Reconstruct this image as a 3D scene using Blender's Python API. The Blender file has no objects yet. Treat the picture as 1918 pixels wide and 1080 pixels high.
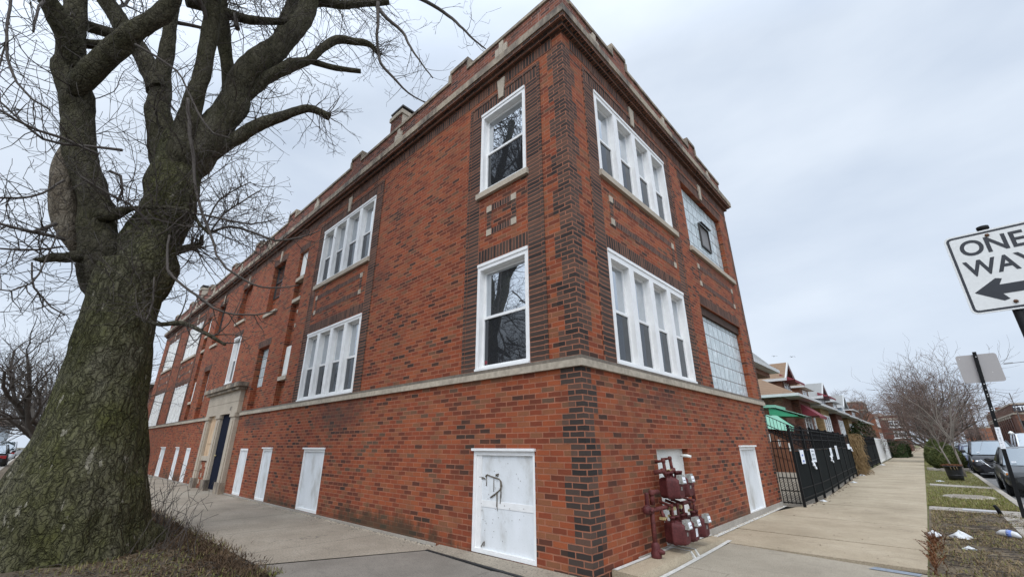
import bpy, math, random
from mathutils import Vector, Matrix, noise
R = math.radians
rng = random.Random(7)
scene = bpy.context.scene
COL = scene.collection

# ------------------------------------------------------------------ helpers
class MB:
    """collects faces and links them as one mesh object"""
    def __init__(s): s.v = []; s.f = []; s.uv = []; s.mi = []; s.sm = []
    def poly(s, pts, m=0, uv=None, smooth=False):
        i = len(s.v); s.v += [tuple(p) for p in pts]
        s.f.append(tuple(range(i, i + len(pts)))); s.mi.append(m); s.sm.append(smooth)
        if uv is None:
            a, b, c = Vector(pts[0]), Vector(pts[1]), Vector(pts[2])
            n = (b - a).cross(c - a); ax = max(range(3), key=lambda k: abs(n[k]))
            uv = [((p[1], p[2]), (p[0], p[2]), (p[0], p[1]))[ax] for p in pts]
        s.uv.append(uv)
    def box(s, x0, x1, y0, y1, z0, z1, m=0, skip=''):
        if x0 > x1: x0, x1 = x1, x0
        if y0 > y1: y0, y1 = y1, y0
        q = s.poly
        if 'f' not in skip: q([(x0,y0,z0),(x1,y0,z0),(x1,y0,z1),(x0,y0,z1)], m)
        if 'b' not in skip: q([(x1,y1,z0),(x0,y1,z0),(x0,y1,z1),(x1,y1,z1)], m)
        if 'r' not in skip: q([(x1,y0,z0),(x1,y1,z0),(x1,y1,z1),(x1,y0,z1)], m)
        if 'l' not in skip: q([(x0,y1,z0),(x0,y0,z0),(x0,y0,z1),(x0,y1,z1)], m)
        if 't' not in skip: q([(x0,y0,z1),(x1,y0,z1),(x1,y1,z1),(x0,y1,z1)], m)
        if 'd' not in skip: q([(x0,y1,z0),(x1,y1,z0),(x1,y0,z0),(x0,y0,z0)], m)
    def hexa(s, p, m=0):   # p: 4 bottom, 4 top points, counter-clockwise seen from above
        a = p
        for idx in ((3,2,1,0),(4,5,6,7),(0,1,5,4),(1,2,6,5),(2,3,7,6),(3,0,4,7)):
            s.poly([a[i] for i in idx], m)
    def tube(s, pts, rad, n=8, m=0, caps=True, smooth=True, wob=None):
        pts = [Vector(p) for p in pts]
        if not isinstance(rad, (list, tuple)): rad = [rad] * len(pts)
        base = len(s.v); t0 = None; up = None; d = 0.
        for i, p in enumerate(pts):
            t = (pts[min(i+1, len(pts)-1)] - pts[max(i-1, 0)])
            if t.length < 1e-9: t = Vector((0,0,1))
            t.normalize()
            if up is None:
                up = Vector((1,0,0)) if abs(t.x) < .8 else Vector((0,1,0))
            up = (up - t * up.dot(t))
            if up.length < 1e-6: up = t.orthogonal()
            up.normalize(); w = t.cross(up)
            for k in range(n):
                a = 2 * math.pi * k / n
                r = rad[i]
                q = up * math.cos(a) + w * math.sin(a)
                if wob: r = wob(p, q, r, i, a)
                s.v.append(tuple(p + q * r))
        for i in range(len(pts) - 1):
            L = (pts[i+1] - pts[i]).length
            for k in range(n):
                k2 = (k + 1) % n
                s.f.append((base+i*n+k, base+i*n+k2, base+(i+1)*n+k2, base+(i+1)*n+k))
                u0, u1 = k / n, (k + 1) / n
                s.uv.append([(u0, d), (u1, d), (u1, d + L), (u0, d + L)]); s.mi.append(m); s.sm.append(smooth)
            d += L
        if caps:
            for i in (0, len(pts) - 1):
                ring = [base + i*n + k for k in range(n)]
                if i == 0: ring = ring[::-1]
                s.f.append(tuple(ring)); s.uv.append([(0, 0)] * n); s.mi.append(m); s.sm.append(False)
    def lathe(s, prof, c=(0,0,0), n=16, m=0, smooth=True, axis='z'):
        base = len(s.v)
        for (r, h) in prof:
            for k in range(n):
                a = 2 * math.pi * k / n; x, y = r * math.cos(a), r * math.sin(a)
                p = {'z': (x, y, h), 'x': (h, x, y), 'y': (y, h, x)}[axis]
                s.v.append((c[0]+p[0], c[1]+p[1], c[2]+p[2]))
        for i in range(len(prof) - 1):
            for k in range(n):
                k2 = (k+1) % n
                s.f.append((base+i*n+k, base+i*n+k2, base+(i+1)*n+k2, base+(i+1)*n+k))
                s.uv.append([(0,0)]*4); s.mi.append(m); s.sm.append(smooth)
    def grid(s, rows, m=0, smooth=True, closed=False):
        base = len(s.v); n = len(rows[0])
        for r in rows: s.v += [tuple(p) for p in r]
        for i in range(len(rows) - 1):
            for k in range(n if closed else n - 1):
                k2 = (k + 1) % n
                s.f.append((base+i*n+k, base+i*n+k2, base+(i+1)*n+k2, base+(i+1)*n+k))
                s.uv.append([(0,0)]*4); s.mi.append(m); s.sm.append(smooth)
    def build(s, name, mats, parent=None, off=None):
        me = bpy.data.meshes.new(name)
        if off is None:
            off = (0,0,0)
            if parent is not None:
                p = parent; o = Vector()
                while p is not None: o += Vector(p.location); p = p.parent
                off = tuple(o)
        vv = [(a - off[0], b - off[1], c - off[2]) for a, b, c in s.v] if off != (0,0,0) else s.v
        me.from_pydata(vv, [], s.f)
        ul = me.uv_layers.new(name='UVMap')
        flat = []
        for f, u in zip(s.f, s.uv):
            for q in u: flat += [q[0], q[1]]
        ul.data.foreach_set('uv', flat)
        if not isinstance(mats, (list, tuple)): mats = [mats]
        for mt in mats: me.materials.append(mt)
        me.polygons.foreach_set('material_index', s.mi)
        me.polygons.foreach_set('use_smooth', s.sm)
        me.update()
        ob = bpy.data.objects.new(name, me); COL.objects.link(ob)
        if parent is not None: ob.parent = parent
        return ob

def tag(o, label=None, cat=None, group=None, kind=None):
    if label: o['label'] = label
    if cat: o['category'] = cat
    if group: o['group'] = group
    if kind: o['kind'] = kind
    return o
def thing(name, label, cat, loc=(0,0,0), group=None, rz=0):
    o = bpy.data.objects.new(name, None); COL.objects.link(o)
    o.location = loc; o.rotation_euler = (0, 0, rz); o.empty_display_size = .2
    return tag(o, label, cat, group)
def kids(o): return [c for c in bpy.data.objects if c.parent == o]
def copy_tree(o, parent=None):
    c = o.copy(); COL.objects.link(c)
    if parent is not None: c.parent = parent
    for ch in kids(o): copy_tree(ch, c)
    return c
def struct(mb, name, mats):
    return tag(mb.build(name, mats), kind='structure')

_txt_cache = {}
def text_faces(mb, s, org, ux, uz, height, width=None, m=0, bold=.0):
    """adds filled letters to mb: origin = lower left, ux/uz = directions"""
    key = (s, bold)
    if key not in _txt_cache:
        cu = bpy.data.curves.new('lettering', 'FONT'); cu.body = s; cu.size = 1.; cu.offset = bold
        ob = bpy.data.objects.new('lettering', cu); COL.objects.link(ob)
        dg = bpy.context.evaluated_depsgraph_get(); dg.update()
        me = bpy.data.meshes.new_from_object(ob.evaluated_get(dg))
        _txt_cache[key] = ([tuple(v.co) for v in me.vertices], [tuple(p.vertices) for p in me.polygons])
        bpy.data.objects.remove(ob); bpy.data.meshes.remove(me); bpy.data.curves.remove(cu)
    vs, fs = _txt_cache[key]
    if not vs: return
    x0 = min(v[0] for v in vs); x1 = max(v[0] for v in vs); y0 = min(v[1] for v in vs); y1 = max(v[1] for v in vs)
    sy = height / (y1 - y0); sx = (width / (x1 - x0)) if width else sy
    o = Vector(org); ux = Vector(ux); uz = Vector(uz)
    P = [o + ux * ((v[0]-x0)*sx) + uz * ((v[1]-y0)*sy) for v in vs]
    for f in fs: mb.poly([P[i] for i in f], m)

def catmull(P, step):
    out = []
    n = len(P)
    for i in range(n - 1):
        p0, p1, p2, p3 = P[max(i-1,0)], P[i], P[i+1], P[min(i+2,n-1)]
        L = math.dist(p1[:3], p2[:3]); k = max(1, int(L / step))
        for j in range(k):
            t = j / k
            out.append(tuple(.5*((2*b)+(c-a)*t+(2*a-5*b+4*c-d)*t*t+(3*b-a-3*c+d)*t**3) for a,b,c,d in zip(p0,p1,p2,p3)))
    out.append(tuple(P[-1]))
    return out

# ------------------------------------------------------------------ materials
class NT:
    def __init__(s, name):
        s.mat = bpy.data.materials.new(name); s.mat.use_nodes = True
        s.t = s.mat.node_tree; s.t.nodes.clear()
        s.out = s.n('ShaderNodeOutputMaterial')
        s.b = s.n('ShaderNodeBsdfPrincipled'); s.l(s.b.outputs[0], s.out.inputs[0])
    def n(s, typ, **kw):
        nd = s.t.nodes.new(typ)
        for k, v in kw.items():
            if k.startswith('i_'): nd.inputs[k[2:].replace('_', ' ')].default_value = v
            else: setattr(nd, k, v)
        return nd
    def l(s, a, b): s.t.links.new(a, b)
    def pos(s, scale=(1,1,1)):
        g = s.n('ShaderNodeNewGeometry'); mp = s.n('ShaderNodeMapping'); mp.inputs['Scale'].default_value = scale
        s.l(g.outputs['Position'], mp.inputs['Vector']); return mp.outputs[0]
    def noise(s, vec, scale, detail=4, rough=.6):
        nd = s.n('ShaderNodeTexNoise'); nd.inputs['Scale'].default_value = scale
        nd.inputs['Detail'].default_value = detail; nd.inputs['Roughness'].default_value = rough
        s.l(vec, nd.inputs['Vector']); return nd.outputs['Fac']
    def ramp(s, fac, stops, interp='LINEAR'):
        nd = s.n('ShaderNodeValToRGB'); cr = nd.color_ramp; cr.interpolation = interp
        while len(cr.elements) < len(stops): cr.elements.new(.5)
        for e, (p, c) in zip(cr.elements, stops):
            e.position = p; e.color = (c, c, c, 1) if isinstance(c, (int, float)) else (*c, 1)
        s.l(fac, nd.inputs[0]); return nd.outputs[0]
    def mix(s, fac, a, b, mode='MIX'):
        nd = s.n('ShaderNodeMix', data_type='RGBA', blend_type=mode)
        for sock, v in ((nd.inputs[0], fac), (nd.inputs[6], a), (nd.inputs[7], b)):
            if hasattr(v, 'is_linked'): s.l(v, sock)
            elif isinstance(v, (int, float)): sock.default_value = v if sock.type == 'VALUE' else (v, v, v, 1)
            else: sock.default_value = (*v, 1)
        return nd.outputs[2]
    def math(s, op, a, b=None):
        nd = s.n('ShaderNodeMath', operation=op)
        for sock, v in ((nd.inputs[0], a), (nd.inputs[1], b)):
            if v is None: continue
            if hasattr(v, 'is_linked'): s.l(v, sock)
            else: sock.default_value = v
        return nd.outputs[0]
    def bump(s, h, strength=.3, dist=.01):
        nd = s.n('ShaderNodeBump'); nd.inputs['Strength'].default_value = strength; nd.inputs['Distance'].default_value = dist
        s.l(h, nd.inputs['Height']); s.l(nd.outputs[0], s.b.inputs['Normal'])
    def col(s, v):
        if hasattr(v, 'is_linked'): s.l(v, s.b.inputs['Base Color'])
        else: s.b.inputs['Base Color'].default_value = (*v, 1)
    def rough(s, v):
        if hasattr(v, 'is_linked'): s.l(v, s.b.inputs['Roughness'])
        else: s.b.inputs['Roughness'].default_value = v

def plain(name, c, rough=.7, var=.15, scale=3., metal=0., bump=0., fine=40., spec=.5):
    t = NT(name); p = t.pos()
    n1 = t.noise(p, scale); n2 = t.noise(p, fine, 3)
    d = t.mix(t.ramp(n1, [(.3, 0.), (.7, 1.)]), tuple(x*(1-var) for x in c), tuple(min(1, x*(1+var)) for x in c))
    d = t.mix(.5, d, t.mix(t.ramp(n2, [(.35, 0.), (.65, 1.)]), tuple(x*(1-var) for x in c), tuple(min(1, x*(1+var)) for x in c)))
    t.col(d); t.rough(rough); t.b.inputs['Metallic'].default_value = metal
    t.b.inputs['Specular IOR Level'].default_value = spec
    if bump: t.bump(n2, bump, .01)
    return t.mat

BR = .0699
def brick(name, stops, mortar, w=.213, h=BR, offset=.5, ms=.0075, bump=.5, stain=.35, swap=False, staincol=(.05,.035,.025), white=0., spots=()):
    t = NT(name)
    uv = t.n('ShaderNodeUVMap'); vec = uv.outputs[0]
    if swap:
        mp = t.n('ShaderNodeMapping'); mp.inputs['Rotation'].default_value = (0, 0, R(90)); t.l(vec, mp.inputs[0]); vec = mp.outputs[0]
    p = t.pos()
    # slightly uneven courses
    wn = t.n('ShaderNodeTexNoise', noise_dimensions='3D'); wn.inputs['Scale'].default_value = 9.; wn.inputs['Detail'].default_value = 2.; t.l(p, wn.inputs['Vector'])
    sub = t.n('ShaderNodeVectorMath', operation='SUBTRACT'); t.l(wn.outputs['Color'], sub.inputs[0]); sub.inputs[1].default_value = (.5,.5,.5)
    sc = t.n('ShaderNodeVectorMath', operation='SCALE'); t.l(sub.outputs[0], sc.inputs[0]); sc.inputs['Scale'].default_value = .010
    ad = t.n('ShaderNodeVectorMath', operation='ADD'); t.l(vec, ad.inputs[0]); t.l(sc.outputs[0], ad.inputs[1]); vec = ad.outputs[0]
    bt = t.n('ShaderNodeTexBrick'); bt.offset = offset; bt.offset_frequency = 2; bt.squash = 1.
    bt.inputs['Color1'].default_value = (0,0,0,1); bt.inputs['Color2'].default_value = (1,1,1,1); bt.inputs['Mortar'].default_value = (.5,.5,.5,1)
    bt.inputs['Scale'].default_value = 1.; bt.inputs['Mortar Size'].default_value = ms; bt.inputs['Mortar Smooth'].default_value = .25
    bt.inputs['Bias'].default_value = 0.; bt.inputs['Brick Width'].default_value = w; bt.inputs['Row Height'].default_value = h
    t.l(vec, bt.inputs['Vector'])
    sep = t.n('ShaderNodeSeparateColor'); t.l(bt.outputs['Color'], sep.inputs[0])
    big = t.noise(p, .55, 4); mid = t.noise(p, 5., 4); fine = t.noise(p, 70., 4)
    v = t.math('ADD', sep.outputs[0], t.math('MULTIPLY', t.math('SUBTRACT', big, .5), .55))
    c = t.ramp(v, stops)
    c = t.mix(t.ramp(fine, [(.3, .55), (.7, 0.)]), c, t.mix(.5, c, (.03,.02,.015)))
    c = t.mix(t.ramp(mid, [(.45, 0.), (.75, .35)]), c, t.mix(1., c, (1.25,1.12,1.0), 'MULTIPLY'))
    c = t.mix(t.ramp(t.noise(p, .33, 5, .65), [(.42, 0.), (.64, .5)]), c, t.mix(1., c, (.66,.55,.52), 'MULTIPLY'))
    mc = t.mix(t.ramp(mid, [(.35, 0.), (.7, 1.)]), tuple(x*.62 for x in mortar), mortar)
    c = t.mix(bt.outputs['Fac'], c, mc)
    # grime with shapes of its own
    g = t.noise(t.pos((1,1,.35)), 1.3, 6, .7)
    c = t.mix(t.ramp(g, [(.5, 0.), (.72, stain)]), c, staincol)
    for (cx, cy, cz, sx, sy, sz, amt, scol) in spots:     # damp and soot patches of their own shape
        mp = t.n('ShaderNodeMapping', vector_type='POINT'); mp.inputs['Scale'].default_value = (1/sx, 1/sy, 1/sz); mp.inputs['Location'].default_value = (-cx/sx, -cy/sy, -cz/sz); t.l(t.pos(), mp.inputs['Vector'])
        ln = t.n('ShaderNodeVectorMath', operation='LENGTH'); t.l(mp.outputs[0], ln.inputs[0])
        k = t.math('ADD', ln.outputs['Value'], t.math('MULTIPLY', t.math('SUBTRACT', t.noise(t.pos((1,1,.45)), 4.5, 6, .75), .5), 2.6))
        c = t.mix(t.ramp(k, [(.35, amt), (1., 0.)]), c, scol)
    if white:
        g2 = t.noise(t.pos((1.6,1.6,.25)), 1.9, 6, .75)
        c = t.mix(t.ramp(g2, [(.6, 0.), (.75, white)]), c, (.55,.47,.42))
    t.col(c); t.rough(.88); t.b.inputs['Specular IOR Level'].default_value = .3
    hgt = t.math('SUBTRACT', t.math('MULTIPLY', fine, .25), bt.outputs['Fac'])
    t.bump(hgt, bump, .008)
    return t.mat
M = {}
RED = [(0., (.052,.030,.022)), (.045, (.09,.034,.021)), (.13, (.155,.039,.019)), (.38, (.26,.057,.023)), (.62, (.33,.083,.030)), (.82, (.285,.094,.040)), (.94, (.21,.092,.045)), (1., (.12,.068,.043))]
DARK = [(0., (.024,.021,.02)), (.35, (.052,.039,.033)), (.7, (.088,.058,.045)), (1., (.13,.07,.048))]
MORT = (.36,.145,.085)
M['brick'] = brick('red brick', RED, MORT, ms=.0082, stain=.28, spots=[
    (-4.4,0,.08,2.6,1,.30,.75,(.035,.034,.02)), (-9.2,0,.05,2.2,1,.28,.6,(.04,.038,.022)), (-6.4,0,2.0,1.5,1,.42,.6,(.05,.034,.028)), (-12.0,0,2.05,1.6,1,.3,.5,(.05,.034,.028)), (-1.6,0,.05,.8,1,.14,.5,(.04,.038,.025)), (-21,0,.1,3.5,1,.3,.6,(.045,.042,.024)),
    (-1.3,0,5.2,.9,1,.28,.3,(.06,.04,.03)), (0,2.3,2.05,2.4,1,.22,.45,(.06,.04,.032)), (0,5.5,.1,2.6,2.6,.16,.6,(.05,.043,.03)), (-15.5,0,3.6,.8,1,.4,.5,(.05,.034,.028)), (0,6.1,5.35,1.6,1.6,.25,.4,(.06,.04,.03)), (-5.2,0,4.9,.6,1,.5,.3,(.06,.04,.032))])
M['brick_weathered'] = brick('weathered parapet brick', [(0., (.04,.027,.023)), (.4, (.16,.05,.03)), (1., (.27,.085,.045))], (.34,.2,.16), stain=.7, white=.5)
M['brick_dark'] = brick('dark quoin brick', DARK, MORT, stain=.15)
M['brick_stack'] = brick('dark stacked brick', DARK, MORT, w=.27, offset=0., stain=.15)
M['brick_soldier'] = brick('dark soldier brick', DARK, MORT, w=.0715, h=.235, offset=0., stain=.2)
M['brick_header'] = brick('dark edge brick', DARK, (.36,.17,.12), w=.06, h=.24, offset=0., stain=.1)
M['stone'] = plain('limestone', (.40,.34,.265), .85, .24, 1.6, bump=.3)
def stained_stone():
    t = NT('stained limestone'); p = t.pos((1,1,.4)); n = t.noise(p, 2.2, 6, .7); f = t.noise(t.pos(), 45, 4)
    c = t.ramp(n, [(.36, (.07,.057,.046)), (.46, (.20,.16,.12)), (.56, (.36,.295,.215)), (.8, (.46,.385,.29))])
    c = t.mix(t.ramp(f, [(.4, .3), (.6, 0.)]), c, (.14,.12,.1)); t.col(c); t.rough(.88); t.bump(f, .25); return t.mat
M['stone_stained'] = stained_stone()
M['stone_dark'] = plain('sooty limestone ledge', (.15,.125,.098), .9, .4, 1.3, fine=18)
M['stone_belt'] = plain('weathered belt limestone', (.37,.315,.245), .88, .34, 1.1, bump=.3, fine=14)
M['white'] = plain('white window trim', (.76,.755,.74), .42, .07, 1.3, fine=9)
def board_paint():
    t = NT('scuffed white board'); n = t.noise(t.pos((1,1,.5)), 2.4, 5, .65); f = t.noise(t.pos(), 60, 3)
    c = t.ramp(n, [(.3, (.42,.41,.38)), (.5, (.66,.68,.69)), (.75, (.74,.76,.78))]); c = t.mix(t.ramp(f, [(.62, 0.), (.72, .35)]), c, (.3,.28,.25))
    t.col(c); t.rough(.55); return t.mat
M['board'] = board_paint()
M['old_white'] = plain('old white paint', (.72,.72,.68), .6, .16, 4.)
M['scrawl'] = plain('dry brown paint', (.11,.085,.055), .6)
def glass(name, dark=(.02,.024,.028), ior=1.75, boost=.06, rough=.012):
    t = NT(name); t.t.nodes.remove(t.b)
    d = t.n('ShaderNodeBsdfDiffuse'); d.inputs[0].default_value = (*dark, 1)
    g = t.n('ShaderNodeBsdfGlossy'); g.inputs['Color'].default_value = (.92,.96,1.,1); g.inputs['Roughness'].default_value = rough
    fr = t.n('ShaderNodeFresnel'); fr.inputs['IOR'].default_value = ior
    nz = t.noise(t.pos(), 1.1, 2); bp = t.n('ShaderNodeBump'); bp.inputs['Strength'].default_value = .06; bp.inputs['Distance'].default_value = .05
    t.l(nz, bp.inputs['Height']); t.l(bp.outputs[0], g.inputs['Normal'])
    m = t.n('ShaderNodeMixShader'); t.l(t.math('ADD', fr.outputs[0], boost), m.inputs[0]); t.l(d.outputs[0], m.inputs[1]); t.l(g.outputs[0], m.inputs[2])
    t.l(m.outputs[0], t.out.inputs[0]); return t.mat
M['glass'] = glass('window glass', (.05,.056,.062), 1.9, .42)
M['glass_low'] = glass('screened glass', (.022,.023,.025), 1.4, .045, .02)
M['car_glass'] = glass('car glass', (.04,.06,.065), 1.8, .30, .03)
def glass_block():
    t = NT('glass block'); uv = t.n('ShaderNodeUVMap')
    bt = t.n('ShaderNodeTexBrick'); bt.offset = 0.
    for k, v in (('Color1',(0,0,0,1)),('Color2',(1,1,1,1)),('Mortar',(.5,.5,.5,1)),('Scale',1.),('Mortar Size',.012),('Brick Width',.305),('Row Height',.305),('Mortar Smooth',.1)): bt.inputs[k].default_value = v
    t.l(uv.outputs[0], bt.inputs['Vector'])
    w = t.n('ShaderNodeTexWave'); w.inputs['Scale'].default_value = 6.; w.inputs['Distortion'].default_value = 5.; w.inputs['Detail'].default_value = 2.; t.l(t.pos(), w.inputs['Vector'])
    v = t.n('ShaderNodeTexVoronoi'); v.inputs['Scale'].default_value = 22.; t.l(t.pos(), v.inputs['Vector'])
    c = t.ramp(t.math('MULTIPLY', w.outputs['Fac'], v.outputs['Distance']), [(0., (.46,.52,.53)), (.3, (.60,.66,.67)), (.7, (.76,.80,.81))])
    sep = t.n('ShaderNodeSeparateColor'); t.l(bt.outputs['Color'], sep.inputs[0])
    c = t.mix(t.ramp(sep.outputs[0], [(0., .25), (1., 0.)]), c, (.3,.36,.37))
    c = t.mix(bt.outputs['Fac'], c, (.17,.165,.155)); t.col(c); t.rough(.22)
    t.bump(t.math('SUBTRACT', w.outputs['Fac'], bt.outputs['Fac']), .35, .02); return t.mat
M['glass_block'] = glass_block()
M['dark_metal'] = plain('dark window frame', (.035,.03,.027), .5)
M['vent_screen'] = plain('dusty vent screen', (.20,.19,.185), .6)
M['rusty_steel'] = plain('rusty lintel', (.07,.045,.035), .85, .35, 9., spec=.2)
M['black_iron'] = plain('black painted iron', (.009,.0095,.010), .6, .25, 6., spec=.15)
M['black_mesh'] = plain('black privacy mesh', (.010,.012,.012), .9, .3, 3., fine=90, spec=.08)
M['door_blue'] = plain('dark blue door', (.003,.006,.018), .75, spec=.12)
def plywood():
    t = NT('weathered plywood'); n = t.noise(t.pos((6,6,.7)), 3., 5)
    t.col(t.ramp(n, [(.3, (.30,.15,.07)), (.5, (.52,.36,.22)), (.75, (.62,.50,.36))])); t.rough(.8); return t.mat
M['plywood'] = plywood()
M['meter'] = plain('maroon meter paint', (.088,.021,.021), .62, .4, 9., bump=.15, spec=.3)
M['pipe'] = plain('maroon pipe paint', (.11,.029,.025), .65, .5, 14., bump=.2, spec=.3)
M['brass'] = plain('brass valve', (.42,.34,.16), .5, .2, 20.)
M['dial'] = plain('meter dial housing', (.25,.245,.225), .6, .4, 40.)
M['paper'] = plain('white paper', (.78,.80,.83), .7, .06)
M['ink'] = plain('black ink', (.02,.022,.026), .5)
M['ink_grey'] = plain('grey print', (.30,.33,.37), .6)
M['ink_blue'] = plain('blue print', (.13,.2,.5), .6)
M['sign_black'] = plain('black sign film', (.016,.018,.024), .4)
M['sign_white'] = plain('white sign sheeting', (.66,.66,.64), .45, .05, 4.)
M['sign_back'] = plain('bare aluminium sheet', (.36,.34,.33), .5, .08, 2., metal=.25, fine=120)
M['rust'] = plain('rusty bolt', (.10,.05,.025), .8, .4, 60.)
M['flash'] = plain('galvanised edge', (.42,.41,.41), .5, .1)
def concrete(name, a, b, c, sc=.8, grain=90., crack=True):
    t = NT(name); p = t.pos(); n = t.noise(p, sc, 6, .65); f = t.noise(p, grain, 5, .7); g = t.noise(p, 9., 5, .65)
    col = t.ramp(n, [(.3, a), (.5, b), (.72, c)])
    col = t.mix(t.ramp(f, [(.36, .7), (.5, 0.), (.62, 0.)]), col, tuple(x*.4 for x in a))
    col = t.mix(t.ramp(f, [(.6, 0.), (.7, .4)]), col, tuple(min(1, x*1.45) for x in c))
    col = t.mix(t.ramp(g, [(.5, 0.), (.68, .35)]), col, tuple(x*.6 for x in b))
    sm = t.noise(t.pos((1,2.2,1)), 2.3, 7, .75); col = t.mix(t.ramp(sm, [(.56, 0.), (.7, .42)]), col, tuple(x*.5 for x in a))
    if crack:
        v = t.n('ShaderNodeTexVoronoi', feature='DISTANCE_TO_EDGE'); v.inputs['Scale'].default_value = .42
        wv = t.n('ShaderNodeVectorMath', operation='ADD'); nn = t.n('ShaderNodeTexNoise'); nn.inputs['Scale'].default_value = 2.5; nn.inputs['Detail'].default_value = 5; t.l(p, nn.inputs['Vector'])
        t.l(p, wv.inputs[0]); t.l(nn.outputs['Color'], wv.inputs[1]); t.l(wv.outputs[0], v.inputs['Vector'])
        k = t.math('MULTIPLY', t.ramp(v.outputs['Distance'], [(0., 1.), (.006, 0.)]), t.ramp(t.noise(p, .5, 2), [(.52, 0.), (.6, .7)]))
        col = t.mix(k, col, (.05,.045,.04))
    t.col(col); t.rough(.9); t.bump(f, .35, .006); return t.mat
M['walk_tan'] = concrete('warm concrete', (.30,.24,.16), (.405,.33,.228), (.49,.41,.295))
M['walk_grey'] = concrete('grey concrete', (.225,.19,.145), (.305,.26,.20), (.385,.335,.265), grain=42.)
M['pad'] = concrete('dark corner concrete', (.16,.14,.115), (.215,.19,.158), (.27,.24,.20), grain=60.)
M['pad_tan'] = concrete('greyish tan concrete', (.27,.232,.175), (.345,.30,.23), (.41,.36,.28), grain=70.)  # corner slabs in a darker, greyer tan than the pavement
M['kerb'] = concrete('kerb concrete', (.27,.24,.20), (.36,.32,.27), (.42,.38,.33), crack=False)
M['asphalt'] = concrete('asphalt', (.10,.098,.095), (.145,.14,.135), (.19,.185,.175), 1.2, 120.)
M['joint'] = plain('joint dirt', (.045,.037,.03), .95, .4, 20.)
M['tar'] = plain('tar joint', (.012,.012,.012), .7)
M['white_line'] = plain('brushed white paint', (.55,.54,.50), .75, .25, 14.)
M['blue_mark'] = plain('blue marking paint', (.22,.25,.285), .85, .25, 30.)
def soil(name, a, b, c, sc=2.):
    t = NT(name); p = t.pos(); n = t.noise(p, sc, 7, .7); f = t.noise(p, 35., 6, .75)
    col = t.ramp(n, [(.32, a), (.5, b), (.68, c)]); col = t.mix(t.ramp(f, [(.35, .65), (.6, 0.)]), col, tuple(x*.35 for x in a))
    t.col(col); t.rough(.95); t.bump(f, .9, .03); return t.mat
M['dirt'] = soil('bare soil and thatch', (.075,.058,.038), (.155,.115,.072), (.25,.19,.115))
M['lawn'] = soil('winter lawn', (.11,.095,.04), (.165,.165,.052), (.27,.23,.11), 1.1)
M['ground'] = soil('distant ground', (.09,.08,.055), (.14,.125,.08), (.18,.16,.11), .3)
def bark(name, cols, moss=.6, flakes=True, bs=.9):
    t = NT(name); q = t.pos(); n = t.noise(t.pos((1,1,.35)), 5.5, 8, .72); m = t.noise(q, .9, 6, .7); f = t.noise(t.pos((1,1,.5)), 30., 6, .75)
    nn = t.n('ShaderNodeTexNoise'); nn.inputs['Scale'].default_value = 5.; nn.inputs['Detail'].default_value = 5.; t.l(q, nn.inputs['Vector'])
    sc = t.n('ShaderNodeVectorMath', operation='SCALE'); t.l(nn.outputs['Color'], sc.inputs[0]); sc.inputs['Scale'].default_value = .22
    def plates(scale):
        wv = t.n('ShaderNodeVectorMath', operation='ADD'); t.l(t.pos((1,1,.38)), wv.inputs[0]); t.l(sc.outputs[0], wv.inputs[1])
        v = t.n('ShaderNodeTexVoronoi', feature='DISTANCE_TO_EDGE'); v.inputs['Scale'].default_value = scale; t.l(wv.outputs[0], v.inputs['Vector']); return v.outputs['Distance']
    v1, v2 = plates(8.5), plates(19.)
    c = t.ramp(n, [(.33, cols[0]), (.5, cols[1]), (.68, cols[2])])
    c = t.mix(t.ramp(m, [(.36, .08), (.6, moss)]), c, t.mix(t.ramp(f, [(.35, 0.), (.65, 1.)]), (.05,.055,.012), (.12,.12,.03)))
    c = t.mix(t.ramp(v1, [(0., .6), (.03, .2), (.08, 0.)]), c, tuple(x*.22 for x in cols[0]))
    c = t.mix(t.ramp(v2, [(0., .6), (.07, 0.)]), c, tuple(x*.35 for x in cols[0]))
    if flakes:
        w = t.noise(t.pos((1,1,.32)), 8.5, 4, .55); c = t.mix(t.ramp(w, [(.655, 0.), (.675, .85)]), c, (.30,.275,.21))
    t.col(c); t.rough(.95); t.b.inputs['Specular IOR Level'].default_value = .12
    h = t.math('ADD', t.math('MULTIPLY', f, .5), t.math('ADD', t.ramp(v1, [(0., 0.), (.14, 1.)]), t.math('MULTIPLY', t.ramp(v2, [(0., 0.), (.15, 1.)]), .5)))
    t.bump(h, bs, .05); return t.mat
M['bark'] = bark('mossy bark', [(.058,.053,.034), (.118,.108,.072), (.19,.175,.125)], 0.7)
M['limb'] = bark('limb bark', [(.038,.033,.025), (.075,.065,.049), (.13,.115,.09)], .25, False, .6)
M['dead_wood'] = bark('bare dead wood', [(.09,.07,.05), (.17,.14,.105), (.25,.215,.165)], 0., False, .5)
M['twig'] = plain('grey brown twig', (.075,.062,.052), .9, .3, 5.)
M['twig_far'] = plain('reddish twig', (.17,.125,.11), .95, .3, 2.)
M['twig_pale'] = plain('pale grey twig', (.105,.08,.068), .9, .25, 4.)
M['twig_street'] = plain('brown street twig', (.135,.09,.07), .95, .3, 2.)
M['trunk_far'] = plain('distant bark', (.075,.062,.050), .95, .3, 3.)
M['trunk_pale'] = plain('pale smooth bark', (.17,.145,.12), .9, .2, 4.)
def leafy(name, a, b, c):
    t = NT(name); n = t.noise(t.pos(), 6., 4); t.col(t.ramp(n, [(.3, a), (.5, b), (.7, c)])); t.rough(.8); t.b.inputs['Specular IOR Level'].default_value = .2; return t.mat
M['evergreen'] = leafy('evergreen foliage', (.03,.042,.013), (.07,.085,.026), (.125,.125,.045))
M['hedge'] = leafy('dark hedge foliage', (.012,.024,.008), (.028,.045,.014), (.05,.07,.02))
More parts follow.
